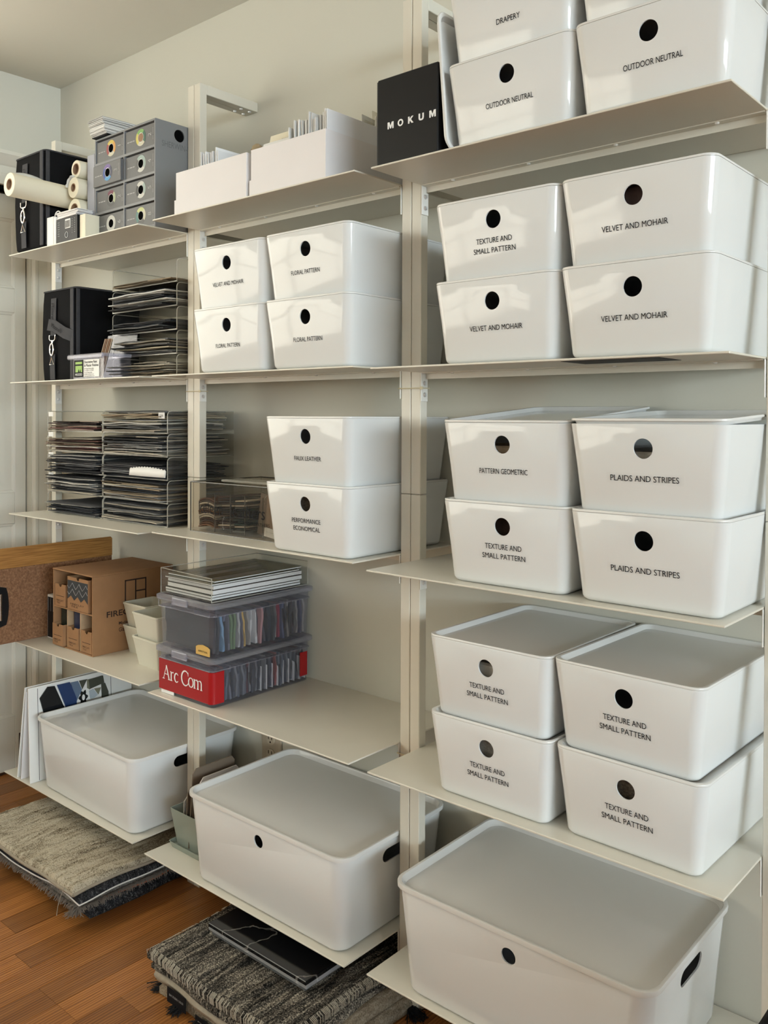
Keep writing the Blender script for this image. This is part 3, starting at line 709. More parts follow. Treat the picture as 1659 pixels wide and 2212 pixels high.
# catalogues and sample decks under the rolls
def slab(name, label, cat, x0, x1, y0, y1, z0, z1, mat, group=None, color=None, b=.0008, rot=None):
    o = MB().cbox(-(x1-x0)/2, (x1-x0)/2, 0, y1-y0, 0, z1-z0, b).build(name, mat)
    o.location = ((x0+x1)/2, y0, z0); tag(o, label, cat, group)
    if rot: o.rotation_euler = rot
    if color: o.color = (*color, 1)
    return o
slab('catalogue', 'white catalogue standing nearest the black bag under the rolls', 'book', .246, .283, -.146, .06, z, z+.083, 'paper_white')
slab('catalogue', 'thin white catalogue standing beside the black brochure', 'book', .285, .297, -.146, .06, z, z+.080, 'paper_white')
o = thing('brochure', 'black brochure with a barcode on its front, under the paper rolls', 'book', (.357, -.146, z))
MB().cbox(-.057, .057, 0, .10, 0, .070, .001).build('cover', 'black_gloss', o)
bc = MB().box(-.008, .020, -.0006, 0, .038, .064).build('barcode_patch', 'paper_white', o)
for i in range(7): MB().box(-.006+i*.0036, -.0045+i*.0036, -.0010, -.0006, .040, .060).build('bar', 'ink', bc)
b = MB(); b.torus((.0, -.0008, .020), .008, .0006, (0, -1, 0), 18, 5); b.build('emblem', 'white_ink', o)
for i, (tx, tz) in enumerate(((-.046, .040), (-.041, .040), (.030, .042), (.044, .042))): lettering('PAINT COLOUR GUIDE' if 0 else 'lorem'.replace('lorem', '|||||||'), 'print_grey', o, (tx, -.0008, tz), (0, PI/2, 0), width=.040, height=.0025)
slab('sample_book', 'beige sample book standing between the brochure and the grey board', 'book', .416, .445, -.140, .04, z, z+.068, 'paper_cream')
def deck(x0, x1, y0, y1, z0, n, t, label, ringr, mats):
    o = thing('sample_deck', label, 'sample deck', ((x0+x1)/2, (y0+y1)/2, z0), group='ring bound sample decks')
    r = random.Random(n*7)
    for i in range(n):
        q = MB().cbox(-(x1-x0)/2, (x1-x0)/2, -(y1-y0)/2, (y1-y0)/2, 0, t*.8, .0003).build('card', mats[i % len(mats)], o)
        q.location = (r.uniform(-.003, .003), r.uniform(-.004, .003), i*t); q.rotation_euler = (0, 0, r.uniform(-.04, .04))
    if ringr:
        MB().torus((-(x1-x0)/2-.004, -(y1-y0)/2+.006, n*t/2), ringr, .0018, (0, -1, 0), 24, 6).build('ring', 'paper_white', o, 60)
deck(.300, .412, -.145, -.02, z+.0705, 7, .0026, 'white ring bound sample deck lying on the black brochure', .017, ['paper_white', 'carton_white'])
# grey board and the drawer case of paint chips
slab('display_board', 'tall blue grey board standing left of the drawer case', 'board', .383, .4235, -.098, .10, z, z+.248, 'case_grey', b=.002)
pbr('board_lilac', (0.36, 0.37, 0.43), 0.45, var=0.03)
bpy.data.objects['display_board'].data.materials[0] = MATS['board_lilac']
o = thing('drawer_case', 'grey cardboard case with eight small drawers and coloured rings', 'drawer case', (.4265, -.100, z))
CWID, CHT, CDP = .2920, .283, .160
me = MB().cbox(0, CWID, 0, CDP, 0, CHT, .0012).mesh('case', 'case_grey')
DW, DH = .1385, .0625
slots = []
for c in range(2):
    for r in range(4):
        slots.append((.0055+c*.1430, CHT-.0055-r*.0690-DH))
cut = [MB().box(sx, sx+DW, -.02, .14, sz, sz+DH) for sx, sz in slots]
cut.append(MB().cyl((CWID-.004, .075, CHT-.030), (CWID+.01, .075, CHT-.030), .0165, 20))
link('case', boolean_cut(me, cut), o)
RC = {'y': (.62,.47,.08), 'o': (.62,.30,.06), 'r': (.30,.03,.03), 'c': (.58,.55,.42), 'g': (.20,.40,.11), 'dg': (.04,.12,.08), 'ly': (.60,.52,.10), 'p': (.17,.11,.33), 'dp': (.05,.05,.10), 'b': (.04,.08,.32), 'lb': (.07,.30,.58),
      't': (.33,.42,.39), 'gr': (.10,.10,.10), 'w': (.56,.56,.52), 'm': (.15,.02,.05), 'lg': (.40,.44,.28), 'k': (.02,.02,.02), 'dt': (.08,.21,.19), 'yg': (.52,.55,.22)}
for k, q in RC.items(): pbr('print_'+k, q, .5, var=.04)
RINGS = [('y','o','c','r'), ('p','dp','lb','b'), ('m','lg','gr','gr'), ('w','w','w','w'), ('g','dg','c','ly'), ('t','t','w','gr'), ('w','t','w','k'), ('yg','c','gr','dt')]
NUM = ['1', '3', '2', '6', '2', '4', '5', '8']
for i, (sx, sz) in enumerate(slots):
    yy = .003 if i != 1 else -.008
    dr = MB().cbox(sx+.001, sx+DW-.001, yy, .135, sz+.0005, sz+DH-.004, .0008).build('drawer', 'drawer_grey', o)
    cx, cz = sx+DW*.53, sz+DH*.50
    for q in range(4):
        a0 = PI*.78-q*PI/2; v = []; f = []
        for j in range(9):
            a_ = a0-j*PI/16
            for rr in (.0125, .0225): v.append((cx+rr*math.cos(a_), yy-.0004, cz+rr*math.sin(a_)))
        for j in range(8): f.append((2*j, 2*j+1, 2*j+3, 2*j+2))
        MB().add(v, f).build('colour_ring', 'print_'+RINGS[i][q], dr, 0)
    MB().torus((cx, yy-.0002, cz), .0122, .0008, (0, -1, 0), 24, 5).build('finger_hole_rim', 'zinc', dr)
    MB().cyl((cx, yy-.0003, cz), (cx, yy, cz), .012, 24).build('finger_hole', 'dark_hole' if i != 4 else 'kraft_core', dr)
    lettering(NUM[i], 'print_grey', dr, (sx+DW*.82, yy-.0005, cz), (0, -PI/2, 0), height=.014)
    lettering('Colors to Go', 'print_grey', dr, (sx+DW*.22, yy-.0005, cz-.004), (0, 0, 0), width=.040) if 0 else lettering('\u2013\u2013 \u2013\u2013\u2013 \u2013\u2013', 'print_grey', dr, (sx+DW*.20, yy-.0005, cz-.003), width=.034, height=.0028)
    lettering('||||| |||', 'print_grey', dr, (sx+DW*.93, yy-.0005, cz), (0, PI/2, 0), width=.030, height=.003)
MB().cyl((CWID-.0040, .075, CHT-.030), (CWID-.0034, .075, CHT-.030), .0164, 20).build('hand_hole', 'dark_hole', o)
lettering('SHERWIN-WILLIAMS', 'emboss_grey', o, (CWID+.0004, .020+.078, CHT-.060), width=.156, height=.0155, plane='x')
# fan deck on the case
o = thing('fan_deck', 'thick fan deck of paint cards lying on top of the grey drawer case', 'fan deck', (.465, -.098, z+CHT+.0004))
r = random.Random(5)
for i in range(17):
    q = MB().cbox(-.037, .037, -.012, .165, 0, .0027, .0003).build('card', 'card_tint' if i else 'black_gloss', o)
    q.location = (r.uniform(-.002, .002)-i*.0012, r.uniform(-.003, .002), .0005+i*.0032); q.rotation_euler = (i*.0006, 0, r.uniform(-.02, .02))
    g_ = r.uniform(.40, .78); q.color = (g_, g_*.985, g_*.96, 1)

# ------------------------------------------------------------------ left bay, second shelf
z = Z[1,2]
sample_bag((.056, -.062, z), .200, .225, .286, 'black fabric sample bag with crossed grey straps beside the small clear bin', lower=True)
o = thing('sample_bin', 'small clear plastic bin with a green and white label, lid propped open', 'bin', (.368, -.132, z))
BX, BY, BZ = .158, .085, .066
b = MB(); b.box(0, .002, 0, BY, 0, BZ); b.box(BX-.002, BX, 0, BY, 0, BZ); b.box(.002, BX-.002, 0, .002, 0, BZ); b.box(.002, BX-.002, BY-.002, BY, 0, BZ); b.box(.002, BX-.002, .002, BY-.002, 0, .002)
b.build('bin_body', 'bin_plastic', o)
b = MB(); b.cbox(-.022, BX+.002, -.008, -.0002, BZ-.010, BZ+.004, .003); b.cbox(BX-.001, BX+.005, -.008, BY, BZ-.006, BZ+.004, .002); b.build('rim', 'bin_lid', o)
q = MB().cbox(0, .150, 0, .002, 0, .070, .0005).build('lid', 'bin_plastic', o); q.location = (.02, BY+.004, BZ-.005); q.rotation_euler = (-.12, 0, 0)
lb_ = MB().box(.006, .136, -.0010, -.0004, .006, .054).build('label', 'paper_white', o)
MB().box(.006, .056, -.0014, -.0010, .006, .054).build('label_panel', 'ink', lb_)
MB().box(.014, .049, -.0018, -.0014, .0425, .0490).build('logo_bar', 'green_print', lb_)
MB().prism([(.014, .020), (.014, .038), (.049, .038), (.049, .020), (.043, .020), (.041, .030), (.036, .020), (.031, .030), (.027, .020)], 'y', -.0018, -.0014).build('logo_mark', 'green_print', lb_)
lettering('MEODED', 'white_ink', lb_, (.0315, -.0018, .0135), width=.036, height=.0065)
for tz, s_, w_, h_ in ((.0475, 'Decorative Paint', .066, .0072), (.0380, '& Plaster Finishes', .073, .0072), (.029, '634 Santa Monica Blvd.', .050, .0038), (.0235, 'Los Angeles, CA 90038', .048, .0038), (.018, 'Tel: 323.466.3456', .040, .0038), (.0130, 'info@meodedPaint.com', .050, .0034), (.0085, 'www.meodedPaint.com', .052, .0034)):
    lettering(s_, 'ink', lb_, (.060+w_/2, -.0012, tz), width=w_, height=h_, bold=.02 if h_ > .006 else 0)
pbr('plaster_tan', (0.30, 0.17, 0.10), 0.8, var=0.2, vscale=30)
pbr('plaster_pale', (0.42, 0.31, 0.22), 0.8, var=0.2, vscale=30)
for i in range(5):
    q = MB().cbox(-.0016, .0016, 0, .056, 0, .112, .0004).build('plaster_sample', 'plaster_tan' if i % 2 else 'plaster_pale')
    q.location = (.368+.095+i*.0085, -.121, z+.0035); q.rotation_euler = (0, .25, 1.0)
    tag(q, 'thin plaster sample, %s from the left in the small clear bin' % ORDW[i], 'sample', 'plaster samples in the bin')
x0, x1 = .405, .7165
lv = [0, .064, .128, .192, .256]
for i in range(5):
    acrylic_tray(x0, x1, -.030, .185, z+lv[i]+.0004, .0632, 'clear acrylic tray, %s of the single stack on the second left shelf' % ['lowest', 'fourth from top', 'third from top', 'second from top', 'topmost'][i], 'acrylic trays on the second left shelf')
for i, (n, h, pal) in enumerate(((9, .043, (TAN, CRM)), (8, .040, (TAN, GRY, CRM)), (7, .030, (BLK, GRY)), (12, .049, (BLK, BLK, GRY, WHT)), (2, .009, (TAN,)))):
    pile(x0+.006, x1-.006, -.040, .175, z+lv[i]+.0036, h, cols(40+i, n, *pal), 'the %s single tray' % ['lowest', 'fourth', 'third', 'second', 'topmost'][i], 'fabric in the single tray stack', 60+i, .022)

# ------------------------------------------------------------------ left bay, third shelf
z = Z[1,3]
lv = [0, .063, .126, .189, .252]
PALS = {0: [(11, .030, (GRY, BLK)), (14, .050, (BLK, GRY, CRM)), (12, .052, (BLK, BLK, GRY)), (10, .040, (CRM, TAN, MAR)), (6, .028, (MAR, MAR, CRM))],
        1: [(12, .050, (BLK, BLK, GRY, CRM)), (14, .053, (BLK, GRY, TAN)), (9, .038, (BLK, BLK, GRY)), (14, .054, (BLK, GRY, CRM, CRM)), (13, .060, (CRM, CRM, GRY, TAN))]}
for c in (0, 1):
    x0 = .052+c*.3195; x1 = x0+.3175
    for i in range(5):
        nm = ['lowest', 'fourth', 'third', 'second', 'topmost'][i]; side = ['left', 'right'][c]
        acrylic_tray(x0, x1, -.040, .188, z+lv[i]+.0004, .0622, 'clear acrylic tray, %s of the %s stack on the third left shelf' % (nm, side), 'acrylic trays on the third left shelf')
        n, h, pal = PALS[c][i]
        pile(x0+.006, x1-.006, -.048, .178, z+lv[i]+.0036, h, cols(10*c+i, n, *pal), 'the %s tray of the %s stack' % (nm, side), 'fabric in the double tray stacks', 80+10*c+i, .014)
# pinked white swatch lying on the dark pile
b = MB(); v = []; f = []; n = 26
for i in range(n+1):
    x = i/n*.17; tooth = .003 if i % 2 else 0
    v += [(x, -.004*math.sin(i/n*PI), .0), (x, .002, .018+.006*math.sin(i/n*PI)+tooth)]
for i in range(n): f.append((2*i, 2*i+2, 2*i+3, 2*i+1))
o = b.add(v, f).build('pinked_swatch', 'paper_white', None, 60); o.location = (.530, -.056, z+lv[2]+.010); tag(o, 'white swatch with zigzag cut edge hanging over the third tray', 'fabric')
md = o.modifiers.new('thickness', 'SOLIDIFY'); md.thickness = .001
# small sorting tabs on the trays
for (x, y, zz, s_, lb) in ((.665, -.0435, z+lv[4]+.050, 'COOL', 'small white paper tab reading COOL on the topmost tray'),):
    o = MB().cbox(-.014, .014, 0, .0008, -.008, .008, .0002).build('paper_tab', 'paper_white'); o.location = (x, y, zz); tag(o, lb, 'label')
    lettering(s_, 'ink', o, (0, -.0004, 0), width=.018, height=.0055)
for i in (0, 1, 2, 3, 4):
    if i == 0: continue
    o = MB().cbox(-.014, .014, 0, .0008, -.007, .007, .0002).build('paper_tab', 'paper_white'); o.location = (.075, -.0425, z+lv[i]+.0535); tag(o, 'blank white paper tab at the left end of the %s tray' % ['', 'fourth', 'third', 'second', 'topmost'][i], 'label', 'blank tabs on the trays')

# ------------------------------------------------------------------ left bay, fourth shelf
z = Z[1,4]
o = thing('clipboard', 'large brown hardboard clipboard with a light oak strip along the top', 'clipboard', (.0660, 0, z))
MB().cbox(0, .004, -.262, .176, .0005, .228, .0008).build('hardboard', 'masonite', o)
b = MB(); b.loft([[(0, p[0], p[1]) for p in q] for q in [[(-.262, .2285), (.176, .2285), (.176, .285), (.171, .290), (-.262, .290)]]] + [[(.006, p[0], p[1]) for p in q] for q in [[(-.262, .2285), (.176, .2285), (.176, .285), (.171, .290), (-.262, .290)]]]).build('oak_strip', 'oak_strip', o)
b = MB(); pts = []
for i in range(11):
    t = i/10; pts.append((-.195+.018*math.sin(PI*t)**.5, .045+.140*t))
b.prism([(-.235, .045), *pts[1:-1], (-.235, .185)], 'x', .0042, .0080); cl = b.build('clip', 'black_gloss', o)
c = MB(); c.cyl((.009, -.205, .075), (.009, -.205, .155), .006, 10); c.build('clip_spring', 'chrome', cl, 60)
for zz in (.07, .155): MB().tube([(.009, -.21, zz), (.016, -.225, zz+.004), (.012, -.26, zz)], .003, 7).build('clip_lever', 'chrome', cl, 60)
# flat black and white carton behind the kraft box
o = thing('sample_carton', 'slim black carton with white edges behind the brown cardboard box', 'carton', (.100, -.060, z))
MB().cbox(-.014, .048, .0, .14, 0, .135, .001).build('sleeve', 'paper_white', o); MB().box(-.011, .045, -.0006, 0, .004, .128).build('front_panel', 'black_gloss', o)
for i in range(3): MB().box(-.006+i*.014, -.0055+i*.014, -.0012, -.0006, .085, .126).build('stripe', 'print_grey', o)
# kraft tile sample box
o = thing('tile_sample_box', 'brown cardboard box holding five small open tile cartons', 'box', (.176, -.090, z), 0)
KW, KD, KH, t = .222, .275, .232, .0035
b = MB(); b.cbox(0, t, 0, KD, 0, KH-.004, .0008); b.cbox(KW-t, KW, 0, KD, 0, KH-.004, .0008); b.cbox(t, KW-t, KD-t, KD, 0, KH-.004, .0008); b.cbox(t, KW-t, 0, KD-t, 0, t, .0008); b.cbox(t, KW-t, .001, KD-t, .116, .1195, .0008)
b.build('carton_shell', 'cardboard', o)
MB().cbox(-.001, KW+.001, -.002, KD+.001, KH-.004, KH, .0015).build('top_flap', 'cardboard', o)
for x, z0, z1 in ((.076, t, .116), (.149, t, .116)): MB().cbox(x-.002, x+.002, .004, KD-.05, z0, z1, .0005).build('divider', 'cardboard_edge', o)
def kraft_front(x0, x1, y, z0, z1, nm='tile_carton', deep=.16):
    n_ = 7; xm = (x0+x1)/2; r_ = min(.0085, (x1-x0)*.16)
    pts = [(x0, z0), (x1, z0), (x1, z1), (xm+r_*1.5, z1)] + [(xm+r_*math.cos(a*PI/n_), z1-r_*math.sin(a*PI/n_)) for a in range(n_+1)] + [(xm-r_*1.5, z1), (x0, z1)]
    q = MB().prism(pts, 'y', y, y+.002).build(nm, 'cardboard', o)
    bb_ = MB(); bb_.box(x0, x0+.0015, y+.002, y+deep, z0, z1); bb_.box(x1-.0015, x1, y+.002, y+deep, z0, z1); bb_.box(x0+.0015, x1-.0015, y+.002, y+deep, z0, z0+.0015); bb_.build('carton_tray', 'cardboard', q)
    w_ = x1-x0
    MB().box(x0+w_*.12, x1-w_*.12, y-.0004, y, z0+(z1-z0)*.45, z0+(z1-z0)*.45+.0012).build('printed_line', 'swatch_brown', q)
    lettering('FIRECLAY', 'swatch_brown', q, (x0+w_*.48, y-.0004, z0+.0165), width=w_*.66, height=.0052)
    lettering('TILE', 'swatch_brown', q, (x0+w_*.35, y-.0004, z0+.0095), width=w_*.34, height=.0048)
    return q
kraft_front(.008, .068, -.006, .005, .068); kraft_front(.082, .142, .001, .005, .068); kraft_front(.156, .214, .002, .005, .068)
kraft_front(.008, .068, .002, .121, .186)
q = kraft_front(.082, .196, .001, .121, .216)
b = MB(); zz = [.150, .162, .149, .162, .148, .160, .147]; top = .206
xs = [.084+i*.0185 for i in range(7)]
b.prism([(x, zq) for x, zq in zip(xs, zz)] + [(xs[-1], top), (xs[0], top)], 'y', .0002, .0008).build('pattern_panel', 'grey_foam', q)
for rowz in (.172, .190):
    for i in range(6):
        MB().tube([(xs[i], -.0002, rowz), ((xs[i]+xs[i+1])/2, -.0002, rowz+(.010 if i % 2 else -.008)), (xs[i+1], -.0002, rowz)], .0005, 4).build('pattern_line', 'print_grey', q)
pbr('tile_blue', (0.025, 0.035, 0.075), 0.15); pbr('tile_green', (0.010, 0.022, 0.018), 0.15)
for x0_, x1_, mt, lb in ((.012, .064, 'tile_green', 'dark green glossy tile standing in the left small carton'), (.086, .138, 'tile_blue', 'dark blue glossy tile standing in the middle small carton')):
    tt = MB().cbox(x0_, x1_, 0, .008, .008, .108, .001).build('sample_tile', mt); tt.location = (.176, -.090+.020, z); tag(tt, lb, 'tile')
b = MB()
for (y0, y1, z0, z1) in ((.105, .109, .120, .206), (.175, .179, .120, .206), (.105, .179, .203, .207), (.105, .179, .118, .122), (.140, .144, .120, .206), (.142, .177, .168, .172)): b.box(KW+.0001, KW+.0006, y0, y1, z0, z1)
b.build('printed_mark', 'swatch_brown', o)
lettering('FIRECLAY TILE', 'swatch_brown', o, (KW+.0006, .140, .126-.012), width=.190, height=.0175, plane='x', bold=.02)
for s_, zz, w_ in (('Made by hand', .082, .075), ('Glazed to order', .064, .086), ('', .04, .05)):
    if s_: lettering(s_, 'swatch_brown', o, (KW+.0006, .085+w_/2, zz), width=w_, height=.012, plane='x', bold=.01)
# small off-white nesting bins
def open_bin(loc, w, d, h, tap, mat, name, label, group, t=.0022, rz=0):
    b = MB(); b.loft([rrect(w-2*tap, d-2*tap, .006, 0, 3), rrect(w, d, .007, h-.006, 3), rrect(w+.003, d+.003, .007, h-.005, 3), rrect(w+.003, d+.003, .007, h, 3), rrect(w-2*t, d-2*t, .006, h, 3), rrect(w-2*tap-2*t, d-2*tap-2*t, .005, t, 3)])
    o = b.build(name, mat); o.location = loc; o.rotation_euler = (0, 0, rz); return tag(o, label, 'bin', group)
for (x, y, k, lb) in ((.604, -.002, 0, 'small off white bin, lower one of the front pair'), (.604, -.002, 1, 'small off white bin, upper one of the front pair'), (.466, .055, 0, 'small off white bin, lower one of the rear pair beside the cardboard box'), (.466, .055, 1, 'small off white bin, upper one of the rear pair beside the cardboard box')):
    open_bin((x, y, z+k*.0665), .128 if x > .5 else .118, .105, .080, .012, 'bin_white', 'nesting_bin', lb, 'small off white bins', rz=-.05 if x > .5 else 0)

# ------------------------------------------------------------------ left bay, lowest shelf: sample boards
z = Z[1,5]
def board(label, xb, xt, y0, y1, h, th, mat):
    o = thing('sample_board', label, 'board', (xb, y0, z))
    L_ = math.hypot(h, xt-xb); a = math.atan2(xt-xb, h); o.rotation_euler = (0, a, 0)
    MB().cbox(0, th, 0, y1-y0, 0, L_, .0008).build('panel', mat, o); return o
board('small dark board at the far left of the sample boards', .078, .080, -.150, .02, .125, .005, 'swatch_brown')
board('white sample board, outer left one leaning to the right', .100, .147, -.166, .17, .281, .004, 'paper_white')
board('white sheet standing between the leaning sample boards', .124, .1555, -.166, .10, .270, .002, 'carton_white')
o = board('white sample board with blue and black tile samples facing the big box', .176, .1640, -.165, .186, .281, .0045, 'paper_white')
pbr('tile_navy', (0.02, 0.045, 0.14), 0.1); pbr('tile_slate', (0.13, 0.18, 0.27), 0.15); pbr('tile_black', (0.008, 0.009, 0.011), 0.1); pbr('tile_olive', (0.055, 0.06, 0.045), 0.5); pbr('tile_olive_light', (0.20, 0.20, 0.14), 0.5); pbr('tile_pale', (0.42, 0.47, 0.52), 0.3)
def stick(pts, mat, h, nm='tile_sample'):
    q = [(y+.165, zz-.166) for y, zz in pts]
    return MB().prism(q, 'x', .0046, .0046+h).build(nm, mat, o)
stick([(-.131,.411), (-.111,.330), (-.045,.330), (-.054,.368), (-.083,.438), (-.105,.4405)][::1], 'tile_black', .004)
stick([(-.075,.439), (-.050,.372), (-.040,.340), (-.012,.340), (-.012,.385), (-.033,.4385)], 'tile_navy', .004)
stick([(-.029,.436), (-.014,.371), (.007,.406), (-.005,.4355)], 'tile_slate', .0035)
stick([(-.001,.435), (.009,.407), (.026,.434)], 'tile_olive', .0025)
b = MB(); fl = []
for i in range(24):
    a_ = 2*PI*i/24; q = .0165+.0040*math.cos(6*a_); fl.append((.012+.165+q*.8*math.cos(a_), .381-.166+q*1.2*math.sin(a_)))
b.prism(fl, 'x', .0046, .0066); b.build('tile_sample', 'tile_black', o)
MB().prism([(.012+.165+.005*math.cos(2*PI*i/12), .381-.166+.009*math.sin(2*PI*i/12)) for i in range(12)], 'x', .0067, .0074).build('tile_sample', 'paper_white', o)
stick([(.029,.432), (.032,.402), (.084,.411), (.080,.434)], 'tile_olive', .005); stick([(.034,.400), (.026,.406), (.026,.433), (.029,.433)][::-1], 'tile_olive_light', .005)
stick([(.075,.409), (.077,.340), (.101,.340), (.099,.380), (.088,.409)], 'tile_olive', .003)
stick([(.032,.396), (.036,.370), (.049,.371), (.062,.377), (.047,.399)], 'tile_pale', .003); stick([(.050,.399), (.064,.378), (.073,.398)], 'tile_olive_light', .003)
for y in (-.136, .110): MB().box(.0046, .0050, y+.165-.0006, y+.165+.0006, .003, .276).build('printed_line', 'ink', o)

# ------------------------------------------------------------------ middle bay, top shelf: cartons of sample cards
z = Z[2,1]
def carton(x0, x1, y0, y1, h, base, label):
    o = thing('card_carton', label, 'carton', (x0, y0, z)); w, d, t = x1-x0, y1-y0, .0018
    def walls(a, b0, zz0, zz1, ins):
        q = MB(); q.box(ins, ins+t, ins, d-ins, zz0, zz1); q.box(w-ins-t, w-ins, ins, d-ins, zz0, zz1); q.box(ins+t, w-ins-t, ins, ins+t, zz0, zz1); q.box(ins+t, w-ins-t, d-ins-t, d-ins, zz0, zz1); return q
    b = walls(0, 0, 0, base, 0); b.box(t, w-t, t, d-t, 0, t); b.build('base_tray', 'carton_white', o)
    b = walls(0, 0, t, h, .0028); b.build('carton_body', 'carton_white', o); return o
carton(.857, 1.128, -.140, .155, .1035, .036, 'left one of the two long white cartons of sample cards')
carton(1.1385, 1.380, -.140, .165, .1045, .036, 'right one of the two long white cartons of sample cards')
def card(x, y0, y1, h, th, c, label, group, lean=0.0, nm='sample_card', mat='card_tint'):
    o = MB().cbox(-th/2, th/2, 0, y1-y0, 0, h, .0003).build(nm, mat); o.location = (x, y0, z+.0025); o.rotation_euler = (0, lean, 0)
    tag(o, label, 'card', group); o.color = (*c, 1); return o
r = random.Random(21)
for i in range(8):
    g_ = r.uniform(.62, .82); card(.950+i*.0092, -.128, .08, .134+r.uniform(-.004, .008), .0030, (g_, g_, g_*1.02), 'white card, %s from the left in the left long carton' % ORDW[i], 'white cards in the left carton', -.03+r.uniform(-.02, .02))
o = thing('tape_roll', 'clear ring shaped strip curling up at the left end of the left carton', 'strip', (.892, -.105, z+.085))
b = MB(); v = []; f = []
for i in range(15):
    a = PI*i/14*1.15
    for y in (0, .022): v.append((.020*math.cos(a)*1.1, y, .028*math.sin(a)))
for i in range(14): f.append((2*i, 2*i+1, 2*i+3, 2*i+2))
q = b.add(v, f).build('strip', 'tissue', o, 60); md = q.modifiers.new('thickness', 'SOLIDIFY'); md.thickness = .0012
slab('sample_block', 'dark block lying in the left carton beside the white cards', 'sample', .893, .935, -.12, .05, z+.003, z+.112, 'swatch_brown')
pbr('twine', (0.36, 0.27, 0.16), 0.9, var=.25, vscale=90)
o = thing('yarn_bundle', 'tan bundle of cord poking up between the two white cartons', 'yarn', (1.108, -.110, z+.003))
MB().loft([[(q*math.cos(2*PI*i/14), q*math.sin(2*PI*i/14)+.02, zz) for i in range(14)] for q, zz in ((.011, 0), (.0115, .08), (.013, .118), (.0115, .128), (.005, .133))]).build('cord', 'twine', o, 60)
MB().cbox(-.024, -.012, .02, .06, 0, .127, .001).build('backing', 'kraft_core', o)
o = thing('cream_folder', 'cream folder leaning in the right long carton, left of the white cards', 'folder', (1.150, -.118, z+.004))
q = MB().cbox(0, .098, 0, .0014, 0, .146, .0003).build('sheet', 'paper_cream', o); q.rotation_euler = (-.22, 0, 0)
lettering('SAMOPRE', 'print_grey', q, (.062, -.0004, .128), width=.042, height=.008)
q = MB().cbox(0, .100, 0, .0010, 0, .122, .0003).build('sheet', 'paper_white', o); q.rotation_euler = (-.16, 0, 0); q.location = (-.004, -.006, 0)
hs = [.128, .132, .130, .140, .139, .131, .138, .137, .134, .150, .149, .134, .137, .133, .139, .141, .146, .150]
for i, h in enumerate(hs):
    g_ = r.uniform(.58, .80); card(1.256+i*.0064, -.127+r.uniform(0, .01), .10, h+.002+r.uniform(-.003, .003), .0036, (g_, g_*.99, g_*.97), 'pale card, %s from the left in the right long carton' % ORDW[i], 'pale cards in the right carton', -.02+r.uniform(-.03, .03))
o = card(1.3735, -.130, .10, .146, .0022, (.80, .80, .83), 'largest white card at the right end of the right long carton', None)
lettering('|||  |||  ||', 'print_grey', o, (.0015, .10, .085), width=.030, height=.010, plane='x')
clear('poly_bag', tint=(.95, .94, .90), milk=.22, milkcol=(.66, .62, .52), rough=.1)
for i in range(6):
    o = MB().cbox(-.0012, .0012, 0, .09, 0, .165+.014*(i % 3), .0004).build('bagged_swatch', 'poly_bag' if i % 2 else 'card_tint'); o.location = (1.300+i*.011, .045, z+.003); o.rotation_euler = (0, .06*math.sin(i*2.1), .1)
    tag(o, 'bagged swatch, %s from the left behind the cards of the right carton' % ORDW[i], 'swatch', 'bagged swatches'); g_ = .5+.05*i; o.color = (g_, g_*.95, g_*.85, 1)

# ------------------------------------------------------------------ middle bay, third shelf: acrylic box of leathers
z = Z[2,3]
o = thing('acrylic_leather_box', 'smoky acrylic box of leather samples with black lettering', 'box', (.830, -.070, z))
w, d, h, t = .330, .235, .126, .004
for nm, (a0, a1, b0, b1, c0, c1) in {'front_panel': (0, w, 0, t, 0, h), 'back_panel': (t, w-t, d-t, d, 0, h), 'left_panel': (0, t, t, d, 0, h), 'right_panel': (w-t, w, t, d, 0, h), 'bottom_panel': (t, w-t, t, d-t, 0, t)}.items():
    MB().box(a0, a1, b0, b1, c0, c1).build(nm, 'smoky_acrylic', o)
pbr('acrylic_rim', (.085, .08, .07), .2)
for p0, p1 in (((0, 0, 0), (w, 0, 0)), ((0, 0, h), (w, 0, h)), ((0, 0, 0), (0, 0, h)), ((0, d, h), (w, d, h)), ((0, 0, h), (0, d, h)), ((w, 0, 0), (w, 0, h))): MB().tube([p0, p1], .0016, 5).build('panel_edge', 'acrylic_rim', o)
MB().cbox(.06, w-.01, .05, .11, h, h+.006, .001).build('top_bar', 'acrylic_edge', o)
for x in (.090, .150, .205, .270): MB().box(x-.001, x+.001, .006, d-.01, t, h*.80).build('divider', 'acrylic', o); MB().tube([(x, .006, t), (x, .006, h*.80)], .0011, 4).build('panel_edge', 'acrylic_rim', o)
q = lettering('keleen', 'ink', o, (.082, -.0006, .064), width=.095, height=.030); q = lettering('leathers', 'ink', o, (.222, -.0006, .064), width=.125, height=.030)
lettering("CURATORS OF THE WORLD'S FINEST LEATHERS", 'ink', o, (.168, -.0006, .037), width=.266, height=.0085)
LEA = {'brown': [(.10,.038,.014), (.17,.065,.02), (.22,.10,.04), (.05,.02,.010)], 'dark': [(.02,.02,.022), (.035,.032,.03), (.06,.03,.022), (.09,.05,.03)], 'teal': [(.02,.05,.045), (.03,.035,.035), (.05,.055,.05), (.015,.03,.03)]}
pbr('leather_tint', (1, 1, 1), .6, spec=.2, var=.15, vscale=60, bump=.2, bscale=500, obcol=True)
lm = []
for k in range(2):   # curved leather chip, unit size
    b = MB(); ring = []
    for i in range(9):
        x = i/8-.5; zz = (.10-.40*x*x) if k == 0 else .05*x
        ring.append([(x, -.5, zz), (x, .5, zz), (x, .5, zz+.05), (x, -.5, zz+.05)])
    lm.append(b.loft(ring).mesh('leather_chip', 'leather_tint', 40))
